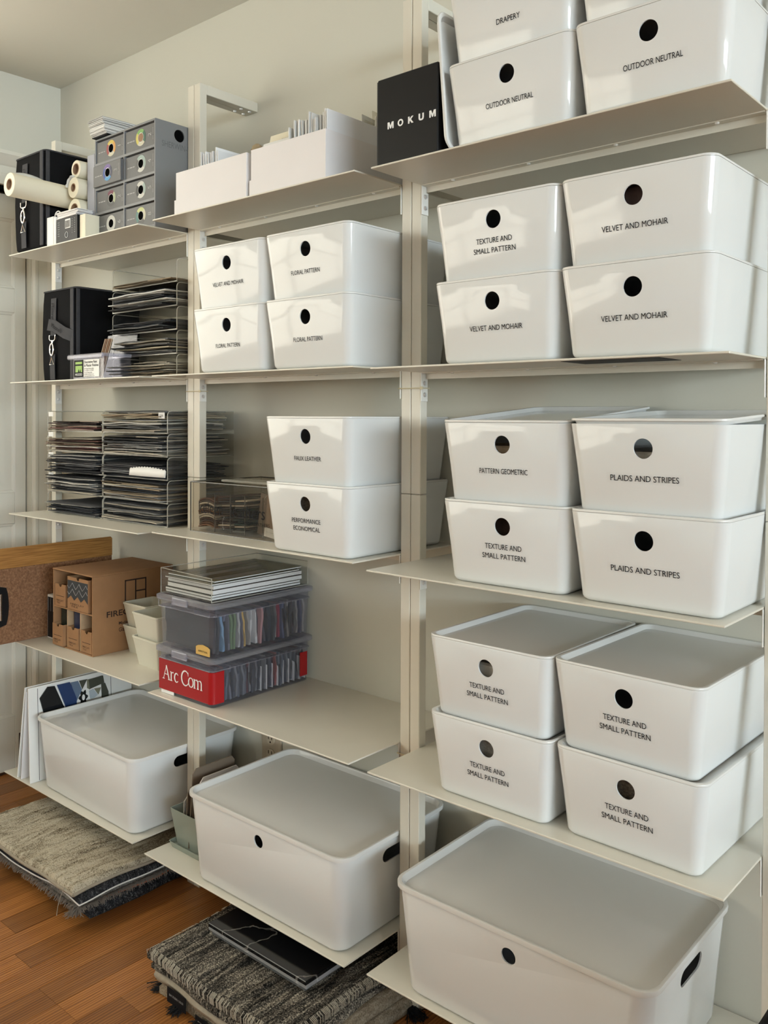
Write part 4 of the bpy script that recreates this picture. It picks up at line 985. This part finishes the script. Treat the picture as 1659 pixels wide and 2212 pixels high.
for (bx, bw_, pal, n_, lb, hh) in ((.830+.050, .068, 'brown', 13, 'bundle of brown and grey leather chips at the left end of the acrylic box', .072), (.830+.120, .050, 'dark', 15, 'bundle of tan and black leather chips with a white bead chain', .088), (.830+.177, .046, 'teal', 14, 'bundle of dark green leather chips in the acrylic box', .080)):
    o = thing('leather_bundle', lb, 'leather samples', (bx, -.030, z+.006)); rr = random.Random(int(bx*1000))
    for i in range(n_):
        q = link('leather_chip', lm[0 if pal == 'brown' else 1], o); q.scale = (bw_*rr.uniform(.9, 1), .10, .07 if pal == 'brown' else .06); q.location = (rr.uniform(-.002, .002), .03+rr.uniform(-.01, .004), .004+i*hh/n_)
        c = pick(rr, LEA[pal]) if rr.random() > .16 else (.50, .42, .32); q.color = (*c, 1)
    if pal == 'dark':
        for i in range(9): MB().loft([[(-.004-.004*math.sin(i*.5)+qr*math.cos(2*PI*j/6), -.027+qr*math.sin(2*PI*j/6), .006+i*.0042+qz) for j in range(6)] for qr, qz in ((.0006, 0), (.0013, .0008), (.0013, .0016), (.0006, .0024))]).build('bead', 'paper_white', o, 60)
o = thing('leather_tag', 'taupe leather tag with a metal ring in the acrylic box', 'leather tag', (.830+.238, -.035, z+.006), rot=(0, .20, 0))
MB().loft([[(p[0], 0, p[1]) for p in q] for q in [[(-.022, 0), (.022, 0), (.028, .10), (-.028, .10)]]] + [[(p[0], .004, p[1]) for p in q] for q in [[(-.022, 0), (.022, 0), (.028, .10), (-.028, .10)]]]).build('tag', 'folder_brown', o)
MB().torus((0, -.002, .088), .010, .0012, (1, 0, 0), 18, 5).build('ring', 'chrome', o, 60)
pbr('leather_tan', (.30, .20, .13), .5, var=.1)
o = thing('leather_tag', 'tan leather tag with a white end in the acrylic box', 'leather tag', (.830+.278, -.050, z+.006), rot=(0, .12, 0))
MB().cbox(-.020, .020, 0, .004, .022, .108, .001).build('tag', 'leather_tan', o); MB().cbox(-.020, .020, -.0006, .0046, 0, .0215, .0004).build('tag_end', 'paper_white', o)
lettering('keleen | leathers', 'print_grey', o, (0, -.0012, .012), width=.026, height=.003)

# ------------------------------------------------------------------ middle bay, fourth shelf: two clear bins and a tray of magazines
z = Z[2,4]
def clear_bin(x0, y0, zz, w, d, h, label):
    o = thing('clear_bin', label, 'bin', (x0+w/2, y0+d/2, zz), group='clear lidded bins'); t = .0018; tap = .004
    MB().loft([rrect(w-2*tap, d-2*tap, .014, 0, 4), rrect(w, d, .016, h-.012, 4), rrect(w-2*t, d-2*t, .015, h-.012, 4), rrect(w-2*tap-2*t, d-2*tap-2*t, .013, t, 4)]).build('bin_body', 'bin_plastic', o)
    MB().loft([rrect(w+.003, d+.003, .016, h-.030, 4), rrect(w+.004, d+.004, .016, h-.0295, 4), rrect(w+.004, d+.004, .016, h-.0285, 4), rrect(w+.003, d+.003, .016, h-.028, 4)]).build('seam', 'bin_lid', o)
    MB().loft([rrect(w+.012, d+.012, .018, h-.0115, 4), rrect(w+.016, d+.016, .018, h-.010, 4), rrect(w+.016, d+.016, .018, h-.001, 4), rrect(w+.010, d+.010, .017, h+.001, 4), rrect(w-.012, d-.012, .012, h+.001, 4), rrect(w-.020, d-.020, .012, h-.003, 4)]).build('lid', 'bin_lid', o)
    b = MB(); b.cbox(-.034, .026, -d/2-.014, -d/2-.008, h-.016, h+.002, .002); b.build('lid_latch', 'bin_lid', o)
    for xx in (-w/2+.004, w/2-.064):
        b = MB(); q = -d/2-.0005; b.tube([(xx, q, h-.012), (xx, q, h-.030), (xx+.055, q, h-.030), (xx+.055, q, h-.012)], .0007, 4); b.build('moulded_line', 'bin_lid', o)
    return o
bw_, bd_, bh_ = .218, .326, .1170
bx_, by_ = .787, -.139
lo = clear_bin(bx_, by_, z, bw_, bd_, bh_, 'lower clear lidded bin with a red label, full of hanging swatches')
hi = clear_bin(bx_+.001, by_, z+bh_+.0014, bw_, bd_, bh_+.012, 'upper clear lidded bin holding coloured fabric swatches')
VSH = sheet_meshes('fabric_tint', 8, 11, .9)
UP = [(.05,.055,.06), (.05,.055,.06), (.17,.30,.42), (.12,.14,.19), (.13,.14,.17), (.13,.20,.10), (.14,.21,.11), (.40,.40,.38), (.10,.10,.13), (.56,.36,.10), (.32,.31,.28), (.60,.60,.57), (.66,.66,.63), (.07,.07,.08), (.46,.25,.25), (.06,.065,.08), (.02,.03,.045), (.02,.035,.05), (.06,.07,.08), (.40,.39,.37), (.30,.04,.07), (.08,.10,.18), (.03,.03,.04), (.22,.21,.20), (.04,.04,.045), (.07,.07,.08), (.25,.24,.23), (.10,.11,.17), (.33,.32,.31)]
rr = random.Random(9)
LOW = [(.06,.065,.08), (.08,.08,.10), (.05,.02,.04), (.30,.09,.08), (.10,.12,.15), (.12,.13,.16), (.05,.06,.08), (.16,.165,.18), (.08,.09,.11), (.14,.15,.17), (.10,.11,.13), (.09,.03,.04), (.20,.20,.21), (.06,.065,.08), (.15,.15,.16), (.05,.055,.07), (.03,.035,.04), (.18,.18,.19)]
def standing(lst, y0, y1, zz, hgt, label, group, cards):
    n = len(lst)
    for i, c in enumerate(lst):
        o = link('swatch', VSH[rr.randrange(8)]); t = (y1-y0)/n
        o.scale = (.196*rr.uniform(.93, 1), hgt*rr.uniform(.86, 1), t*.62); o.rotation_euler = (PI/2+rr.uniform(-.03, .10), 0, 0)
        o.location = (bx_+bw_/2+rr.uniform(-.002, .004), y0+t*(i+.9), zz+hgt/2+.001); o.color = (*c, 1); tag(o, '%s %s' % (hue(c), label % ORDW[i]), 'swatch', group)
        if cards and i % 2 and i > n*.45:
            q = MB().cbox(-.095, .0995, 0, .0010, 0, hgt*.70, .0002).build('header_card', 'paper_white'); q.location = (bx_+bw_/2, y0+t*(i+.95), zz+.002); tag(q, 'white header card behind the %s swatch of the lower clear bin' % ORDW[i], 'card', 'white cards in the lower clear bin')
standing(UP, by_+.012, by_+bd_-.012, z+bh_+.0045, .098, 'swatch, %s from the front in the upper clear bin', 'swatches in the upper clear bin', False)
standing((LOW*2)[:32], by_+.012, by_+bd_-.012, z+.003, .088, 'swatch, %s from the front in the lower clear bin', 'swatches in the lower clear bin', True)
# printed red label on the lower bin, wrapped round its corner
b = MB(); q = MB()
FX0, FX1 = -bw_/2-.0010, bw_/2+.0016
b.box(-bw_/2+.006, bw_/2-.010, -bd_/2-.0002, -bd_/2+.0018, .010, .086)
lab = b.build('red_label', 'red_label', lo); lab['label'] = 'red printed label on the front of the bin'
MB().loft([[(bw_/2-.012+.0135*math.sin(a*PI/12), -bd_/2+.0125-.0135*math.cos(a*PI/12), zz) for a in range(7)] + [(bw_/2+.0015, -bd_/2+.036, zz), (bw_/2+.0009, -bd_/2+.036, zz)] + [(bw_/2-.012+.0128*math.sin(a*PI/12), -bd_/2+.0125-.0128*math.cos(a*PI/12), zz) for a in range(6, -1, -1)] for zz in (.010, .086)]).build('red_label', 'red_label', lo)
MB().box(bw_/2+.0006, bw_/2+.0014, bd_/2-.040, bd_/2-.014, .016, .078).build('red_label', 'red_label', lo)
MB().box(-bw_/2+.014, -bw_/2+.066, -bd_/2+.0012, -bd_/2+.0024, .001, .009).build('white_strip', 'paper_white', lo)
MB().loft([[(p[0], yq, p[1]) for p in [(.045, .004), (.098, .004), (.098, .022), (.090, .026), (.071, .029), (.053, .026), (.045, .022)]] for yq in (-bd_/2+.0012, -bd_/2+.0024)]).build('yellow_tag', 'yellow_tag', hi)
lettering('APPITTAA', 'ink', hi, (.072, -bd_/2+.0008, .013), width=.036, height=.0045)
# serif lettering drawn with strokes
def stroke(mb, pts, widths, y):
    n = len(pts); L_, R_ = [], []
    for i in range(n):
        d = Vector(pts[min(i+1, n-1)])-Vector(pts[max(i-1, 0)]); d.normalize(); nn = Vector((-d.y, d.x)); w = widths[i] if isinstance(widths, (list, tuple)) else widths
        p = Vector(pts[i]); L_.append(p+nn*w/2); R_.append(p-nn*w/2)
    v = [(q.x, y, q.y) for q in L_]+[(q.x, y, q.y) for q in R_]
    mb.add(v, [(i, i+1, n+i+1, n+i) for i in range(n-1)])
def arc(cx, cy, rx, ry, a0, a1, n=16): return [(cx+rx*math.cos(a0+(a1-a0)*i/n), cy+ry*math.sin(a0+(a1-a0)*i/n)) for i in range(n+1)]
def serif_word(parent, x, zb, H, y):
    mb = MB(); t, T, xh = H*.055, H*.135, H*.64; k = [0]
    S = lambda pts, w: stroke(mb, [(x+p[0], zb+p[1]) for p in pts], w, y-.00003*(k.__setitem__(0, k[0]+1) or k[0]))
    def serif(cx, cz, w): S([(cx-w/2, cz), (cx+w/2, cz)], t)
    o_ = 0                                     # A
    S([(o_, 0), (o_+H*.36, H*1.02)], t*1.1); S([(o_+H*.33, H*1.02), (o_+H*.70, 0)], T); S([(o_+H*.13, H*.36), (o_+H*.56, H*.36)], t); serif(o_, 0, H*.26); serif(o_+H*.70, 0, H*.28)
    o_ = H*.96                                 # r
    S([(o_, 0), (o_, xh)], T); serif(o_, 0, H*.28); serif(o_-H*.06, xh, H*.14); S(arc(o_+H*.20, xh*.68, H*.18, xh*.30, PI, PI*.35, 8), [t]*6+[T*.7]*3)
    o_ = H*1.36                                # c
    S(arc(o_+H*.26, xh/2, H*.24, xh*.5, PI*.22, PI*1.78, 22), [t*1.2+(T-t)*max(0, math.sin(i/22*PI))**2 for i in range(23)])
    o_ = H*2.22                                # C
    S(arc(o_+H*.46, H*.5, H*.44, H*.53, PI*.20, PI*1.80, 26), [t*1.3+(T-t)*max(0, math.sin(i/26*PI))**2 for i in range(27)]); S([(o_+H*.80, H*.70), (o_+H*.80, H*.98)], t)
    o_ = H*3.08                                # o
    S(arc(o_+H*.27, xh/2, H*.27, xh*.52, 0, 2*PI, 28), [t+(T-t)*abs(math.cos(i/28*2*PI)) for i in range(29)])
    o_ = H*3.78                                # m
    for j in range(3):
        S([(o_+j*H*.40, 0), (o_+j*H*.40, xh*(1 if j == 0 else .72))], T); serif(o_+j*H*.40, 0, H*.24)
        if j: S(arc(o_+(j-.5)*H*.40, xh*.70, H*.20, xh*.28, PI, 0, 10), [t]*6+[T*.9]*5)
    serif(o_-H*.06, xh, H*.14)
    return mb.build('lettering', 'white_ink', parent, 0)
serif_word(lo, -bw_/2+.026, .038, .0335, -bd_/2-.0005)
# clear tray with magazines on top
zt = z+2*bh_+.0014+.012+.0016
o = thing('acrylic_tray', 'shallow clear acrylic tray of magazines on the upper clear bin', 'tray', (.785, -.128, zt)); tw, td, th = .205, .318, .062
MB().box(0, tw, 0, td, 0, .002).build('base', 'acrylic', o)
for nm, bxs in (('side_wall', ((0, .002, .0, td, .002, th),)), ('front_wall', ((.002, tw, 0, .002, .002, th-.004),)), ('back_wall', ((.002, tw, td-.002, td, .002, th),))):
    for q in bxs: MB().box(*q).build(nm, 'acrylic', o)
for pts in (((0, 0, 0), (0, 0, th), (tw, 0, th-.004), (tw, 0, 0)), ((0, 0, th), (0, td, th)), ((tw, td, 0), (tw, td, th), (0, td, th)), ((tw, 0, .001), (tw, td, .001))): MB().tube(pts, .0012, 5).build('edge', 'acrylic_edge', o)
pbr('mag_cover_dark', (.045, .04, .028), .25, var=.5, vscale=14); pbr('mag_cover_olive', (.12, .105, .05), .25, var=.6, vscale=10); pbr('mag_cover_grey', (.16, .15, .14), .3, var=.4, vscale=12); pbr('mag_pages', (.68, .69, .70), .6, var=.1, vscale=300)
zz = zt+.0026
for i, (t_, cv, lb, dx, dy) in enumerate(((.006, 'mag_cover_grey', 'thin grey magazine at the bottom of the acrylic tray', 0, 0), (.006, 'mag_cover_dark', 'thin dark magazine, second from the bottom in the acrylic tray', .002, -.002), (.011, 'mag_cover_grey', 'thick catalogue with white pages in the middle of the magazine tray', .004, .003), (.010, 'mag_cover_grey', 'thick catalogue second from the top in the magazine tray', .001, .006), (.004, 'mag_cover_olive', 'curled magazine just under the topmost one', .003, -.004), (.004, 'mag_cover_olive', 'dark olive magazine lying on top of the acrylic tray', -.003, .010))):
    o = thing('magazine', lb, 'magazine', (.792+dx, -.120+dy, zz), rotz=.006*(i-3)); mw, ml = .186, .292
    MB().cbox(.001, mw, .001, ml, .0006, t_-.0006, .0003).build('pages', 'mag_pages', o); MB().cbox(0, mw, 0, ml, t_-.0006, t_, .0002).build('cover', cv, o); MB().cbox(0, mw, 0, ml, 0, .0006, .0002).build('back_cover', 'mag_cover_dark', o)
    if i == 5:
        for a in range(5): MB().box(.012+a*.034, .040+a*.034, .02, .27-.02*a, t_, t_+.0002).build('cover_print', 'mag_cover_dark' if a % 2 else 'mag_cover_grey', o)
    zz += t_+.0008

# ------------------------------------------------------------------ middle bay, lowest shelf: green pot with folders
z = Z[2,5]
o = thing('square_pot', 'sage green metal pot on a saucer beside the large middle box', 'pot', (.856, -.030, z))
MB().loft([rrect(.118, .150, .006, 0, 3), rrect(.128, .160, .008, .014, 3), rrect(.130, .162, .008, .016, 3), rrect(.126, .158, .007, .016, 3), rrect(.116, .148, .006, .006, 3)]).build('saucer', 'sage_metal', o)
MB().loft([rrect(.098, .130, .005, .0065, 3), rrect(.124, .156, .005, .100, 3), rrect(.120, .152, .004, .100, 3), rrect(.095, .127, .004, .010, 3)]).build('pot', 'sage_metal', o)
for (x, y0, y1, h, lean, mat, lb) in ((.842, -.095, .025, .150, .06, 'folder_brown', 'shorter brown folder standing in the green pot'), (.858, -.098, .035, .205, .09, 'folder_brown', 'tallest brown folder standing in the green pot'), (.826, -.092, .020, .120, .05, 'swatch_grey', 'short grey card standing in the green pot'), (.884, -.090, .035, .185, .06, 'carton_white', 'pale folder in the green pot next to the big box')):
    q = MB().prism([(0, 0), (y1-y0, 0), (y1-y0, h-.012), (y1-y0-.010, h), (.010, h), (0, h-.012)], 'x', 0, .003).build('folder', mat); q.location = (x, y0, z+.012); q.rotation_euler = (0, lean, 0); tag(q, lb, 'folder', 'folders in the green pot')

# ------------------------------------------------------------------ right bay, top shelf: black box and a spare lid
z = Z[3,1]
o = thing('sample_case', 'black square sample case with white bold lettering beside the standing lid', 'case', (1.5275, -.150, z))
MB().cbox(.004, .1525, 0, .20, 0, .1685, .002).build('cover', 'black_gloss', o); MB().cbox(0, .0036, .003, .20, .002, .167, .001).build('spine', 'grey_foam', o)
GL = {'M': [[(0,0),(0,1),(.34,1),(.575,.42),(.81,1),(1.15,1),(1.15,0),(.90,0),(.90,.64),(.66,.04),(.49,.04),(.25,.64),(.25,0)]],
      'K': [[(0,0),(0,1),(.27,1),(.27,.60),(.64,1),(.98,1),(.56,.56),(1.0,0),(.66,0),(.38,.38),(.27,.27),(.27,0)]],
      'U': [[(0,1),(0,.36),(.06,.16),(.20,.03),(.48,-.02),(.76,.03),(.90,.16),(.96,.36),(.96,1),(.69,1),(.69,.38),(.64,.26),(.48,.20),(.32,.26),(.27,.38),(.27,1)]]}
for i, ch in enumerate('MOKUM'):
    b = MB(); k_ = .0130; ox_ = .0375+i*.0255-.0065
    if ch == 'O':
        n_ = 28; v = [(ox_+k_*(.52+q*.54*math.cos(2*PI*j/n_)), -.0006, .068+k_*(.5+(.52 if q == 1 else .30)*math.sin(2*PI*j/n_))) for q in (1, .50) for j in range(n_)]
        b.add(v, [(j, (j+1) % n_, n_+(j+1) % n_, n_+j) for j in range(n_)])
    else: b.prism([(ox_+x_*k_, .068+z_*k_) for x_, z_ in GL[ch][0]], 'y', -.0008, -.0002)
    b.build('lettering', 'white_ink', o, 0)
l = link('spare_lid', LID_ME); tag(l, 'white box lid standing on edge between the black case and the boxes', 'lid')
l.rotation_euler = (0, PI/2-.085, 0); l.location = (1.6895, .020, z+.1325)

# ------------------------------------------------------------------ rugs on the floor
def rug(name, label, x0, x1, y0, y1, z0, th, mat, amp=.003, fold=.0, nx=70, ny=60, seed=0, fine=.0, rz=0.0, wav=.008):
    """thick soft slab with rounded edges, uneven outline and relief on top"""
    o = thing(name, label, 'rug', ((x0+x1)/2, (y0+y1)/2, z0), rz, 'folded rug samples'); w, d = x1-x0, y1-y0; b = MB(); off = Vector((seed*3.7, seed*1.9, 0))
    def base(i, j):
        u, v = i/nx-.5, j/ny-.5; x, y = u*w, v*d
        e = wav*noise.noise(Vector((x*9, y*9, seed*5.1))+off)
        return x+e*2*u, y+e*2*v
    v = []; f = []
    for j in range(ny+1):
        for i in range(nx+1):
            x, y = base(i, j); ex = min(i, nx-i)/nx*w; ey = min(j, ny-j)/ny*d; e = min(ex, ey)
            rnd_ = th*(1-math.sqrt(max(0, 1-(max(0, th*.5-e)/(th*.5))**2)))*.5 if e < th*.5 else 0
            zz = th-rnd_+amp*noise.noise(Vector((x*60, y*14, seed))+off)+fine*noise.noise(Vector((x*160, y*220, seed)))
            sag = .010*noise.noise(Vector(((x+(x0+x1)/2)*6, (y+(y0+y1)/2)*6, 4)))
            v.append((x, y, max(th*.4, zz)+sag+.004))
    m_ = len(v)
    for j in range(ny+1):
        for i in range(nx+1):
            x, y = base(i, j); v.append((x, y, .0005 if z0 < .01 else .004+.010*noise.noise(Vector(((x+(x0+x1)/2)*6, (y+(y0+y1)/2)*6, 4)))))
    I = lambda i, j, t: t*m_+j*(nx+1)+i
    for j in range(ny):
        for i in range(nx):
            f.append((I(i,j,0), I(i+1,j,0), I(i+1,j+1,0), I(i,j+1,0))); f.append((I(i,j,1), I(i,j+1,1), I(i+1,j+1,1), I(i+1,j,1)))
    for i in range(nx): f.append((I(i,0,1), I(i+1,0,1), I(i+1,0,0), I(i,0,0))); f.append((I(i,ny,0), I(i+1,ny,0), I(i+1,ny,1), I(i,ny,1)))
    for j in range(ny): f.append((I(0,j,0), I(0,j+1,0), I(0,j+1,1), I(0,j,1))); f.append((I(nx,j,1), I(nx,j+1,1), I(nx,j+1,0), I(nx,j,0)))
    b.add(v, f).build('pile', mat, o, 80); return o, base, nx, ny, th
def edging(o, base, nx, ny, z, r, mat, sides='fr', nm='binding'):
    ox, oy = o.location.x, o.location.y
    base0 = base; base = lambda i, j: base0(i, j)
    sg = lambda p: .004+.010*noise.noise(Vector(((p[0]+ox)*6, (p[1]+oy)*6, 4)))
    if 'f' in sides: MB().tube([(*base(i, 0), z+sg(base(i, 0))) for i in range(0, nx+1, 2)], r, 6).build(nm, mat, o, 60)
    if 'r' in sides: MB().tube([(*base(nx, j), z+sg(base(nx, j))) for j in range(0, ny+1, 2)], r, 6).build(nm, mat, o, 60)
    if 'l' in sides: MB().tube([(*base(0, j), z+sg(base(0, j))) for j in range(0, ny+1, 2)], r, 6).build(nm, mat, o, 60)
def fringe(o, p0, p1, n, ln, mat, out, seed, drop=.5, nm='fringe'):
    rr_ = random.Random(seed); b = MB(); p0 = Vector(p0); p1 = Vector(p1); out = Vector(out).normalized()
    for k in range(n):
        p = p0.lerp(p1, rr_.random()); dd = (out+Vector((rr_.uniform(-.6, .6), rr_.uniform(-.6, .6), rr_.uniform(-.5, .5)))).normalized(); l_ = ln*rr_.uniform(.5, 1.2)
        q1 = p+dd*l_*.5; q2 = q1+(dd+Vector((rr_.uniform(-.5, .5), rr_.uniform(-.5, .5), -drop))).normalized()*l_*.5
        for q in (q1, q2): q.z = max(q.z, .001-0)
        b.tube([p, q1, q2], .00075, 3)
    q = b.build(nm, mat, o, 0); q['kind'] = 'stuff'; return q
# pile under the left bay
o, base, nx, ny, th = rug('rug_sample', 'black woven rug at the bottom of the left pile', .235, .690, -.272, .12, .001, .018, 'rug_dark', .002, seed=1, nx=40, ny=36)
o, base, nx, ny, th = rug('rug_sample', 'thin brown rug with a coral edge in the left pile', .225, .676, -.262, .12, .020, .010, 'rug_brown', .001, seed=2, nx=40, ny=36)
edging(o, base, nx, ny, .006, .0042, 'orange_edge', 'r', 'coral_edge')
o, base, nx, ny, th = rug('rug_sample', 'shaggy grey rug with long loose yarn in the left pile', .195, .690, -.300, .12, .031, .026, 'rug_shag', .005, seed=3, nx=60, ny=50, fine=.003)
edging(o, base, nx, ny, .004, .0030, 'rug_binding', 'f')
w2, d2 = (.690-.195)/2, (.12+.300)/2
fringe(o, (-w2, -d2, .016), (w2, -d2, .016), 520, .020, 'yarn_grey', (0, -1, -.2), 4, .9); fringe(o, (w2, -d2, .014), (w2, d2*.4, .014), 380, .020, 'yarn_grey', (1, 0, -.1), 5, .9); fringe(o, (w2, -d2, .014), (w2-.02, -d2, .010), 90, .040, 'yarn_grey', (.5, -1, -.8), 6, .9)
o, base, nx, ny, th = rug('rug_sample', 'charcoal woven rug with a white edge just under the cream rug', .185, .712, -.312, .12, .058, .019, 'rug_dark', .002, seed=4, nx=60, ny=50)
edging(o, base, nx, ny, .002, .0020, 'paper_white', 'fr', 'white_edge')
o, base, nx, ny, th = rug('rug_sample', 'cream and grey streaked rug on top of the left pile', .160, .700, -.322, .12, .079, .020, 'rug_cream', .0042, seed=5, nx=150, ny=130, fine=.0022)
edging(o, base, nx, ny, .004, .0046, 'rug_binding', 'fr')
o = bpy.data.objects.new('t', None); bpy.data.objects.remove(o)
b = MB().tube([(.662, -.318, .100), (.672, -.338, .085), (.668, -.345, .055), (.672, -.350, .038)], .0007, 4).build('loose_thread', 'rug_binding'); tag(b, 'single pale thread hanging from the cream rug', 'thread')
# pile under the middle bay
o, base, nx, ny, th = rug('rug_sample', 'beige rug with black tassels at the bottom of the right pile', 1.060, 1.505, -.318, .13, .001, .022, 'rug_beige', .003, seed=6, nx=50, ny=46, fine=.002)
for k in range(9):
    yk = -.20+.045*k
    if k < 4: fringe(o, (-.2225, -.215+k*.055, .010), (-.2225, -.200+k*.055, .010), 90, .040, 'yarn_black', (-1, -.4, -.3), 30+k, .5, 'tassel')
for k in range(4): fringe(o, (-.150+k*.075, -.224, .010), (-.135+k*.075, -.224, .010), 80, .036, 'yarn_black', (-.3, -1, -.3), 50+k, .5, 'tassel')
for k in range(3): fringe(o, (.2225, -.12+k*.10, .010), (.2225, -.10+k*.10, .010), 90, .045, 'yarn_black', (1, -.3, -.3), 70+k, .5, 'tassel')
q = MB().cbox(-.085, -.020, -.2375, -.2360, -.020+.022, .022, .0004).build('brand_tag', 'ink', o); lettering('mapp LOLOI', 'print_grey', q, (-.052, -.2380, .012), width=.046, height=.005)
o, base, nx, ny, th = rug('rug_sample', 'beige corded rug in the middle of the right pile', 1.050, 1.490, -.322, .13, .024, .024, 'rug_beige', .003, seed=7, nx=60, ny=50, fine=.002)
edging(o, base, nx, ny, .014, .0075, 'rug_binding', 'fl', 'corded_edge')
q = MB().cbox(-.165, -.100, -.2390, -.2375, -.012, .020, .0004).build('brand_tag', 'ink', o); lettering('BAY STUDIO / LOLOI', 'print_grey', q, (-.132, -.2395, .006), width=.048, height=.0045)
o, base, nx, ny, th = rug('rug_sample', 'grey woven rug just under the black and white rug', 1.038, 1.475, -.328, .13, .049, .018, 'rug_woven', .002, seed=8, nx=60, ny=50)
o, base, nx, ny, th = rug('rug_sample', 'black and white woven rug on top of the right pile', 1.026, 1.470, -.334, .13, .068, .021, 'rug_woven', .0040, seed=9, nx=150, ny=130, fine=.0018)
# whip stitches round its edge
rr_ = random.Random(4); b = MB()
def stitch(p, t, outv):
    q = Vector(p); tv = Vector(t)*.0022
    sg = Vector((0, 0, .004+.010*noise.noise(Vector(((p[0]+1.248)*6, (p[1]-.102)*6, 4))))); b.tube([q+sg+Vector((0, 0, .0225))-Vector(outv)*.007, q+sg+Vector((0, 0, .017))+Vector(outv)*.003+tv*.5, q+sg+Vector((0, 0, .004))+Vector(outv)*.002+tv], .0007, 4)
for i in range(150):
    t = i/149*nx; p = base(t, 0); stitch((p[0], p[1], 0), (1, 0, 0), (0, -1, 0)) if rr_.random() > .42 else None
for i in range(140):
    t = i/139*ny; p = base(nx, t); stitch((p[0], p[1], 0), (0, 1, 0), (1, 0, 0)) if rr_.random() > .42 else None
for i in range(90):
    t = i/109*ny; p = base(0, t); stitch((p[0], p[1], 0), (0, 1, 0), (-1, 0, 0)) if rr_.random() > .3 else None
q = b.build('whip_stitch', 'rug_stitch', o, 60); q['kind'] = 'stuff'
rug('rug_sample', 'dark brown rug on the floor under the right bay', 1.62, 2.15, -.26, .15, .001, .045, 'rug_brown', .004, seed=10, nx=50, ny=40, fine=.002)
# stone tiles on the rug
zz = .0990
for (x0, x1, y0, y1, mt, t_, lb) in ((1.100, 1.400, -.212, .08, 'marble_slate', .0100, 'dark grey stone tile at the bottom of the stack on the rug'), (1.096, 1.410, -.218, .08, 'marble_grey', .0095, 'pale grey stone tile in the middle of the stack on the rug'), (1.100, 1.412, -.222, .08, 'marble_black', .0090, 'polished black marble tile with white veins on top of the stack')):
    q = MB().cbox(-(x1-x0)/2, (x1-x0)/2, 0, y1-y0, 0, t_, .0012).build('stone_tile', mt); q.location = ((x0+x1)/2, y0, zz); tag(q, lb, 'tile'); zz += t_+.0006
# dark rounded thing that just enters the picture at the lower right
o = thing('desk_chair', 'black padded chair edge just visible in the lower right corner', 'chair', (2.400, -.345, 0))
MB().loft([rrect(.13, .16, .05, zz, 6) if 0 else rrect(.16*s_, .20*s_, .06*s_, zz, 6) for s_, zz in ((.80, .400), (.97, .412), (1, .44), (1, .50), (.95, .528), (.80, .540))]).build('seat_pad', 'black_fabric', o, 60)
for sx in (-1, 1):
    for sy in (-1, 1): MB().cyl((sx*.05, sy*.065, .405), (sx*.06, sy*.075, 0), .010, 10, .008).build('leg', 'black_gloss', o)
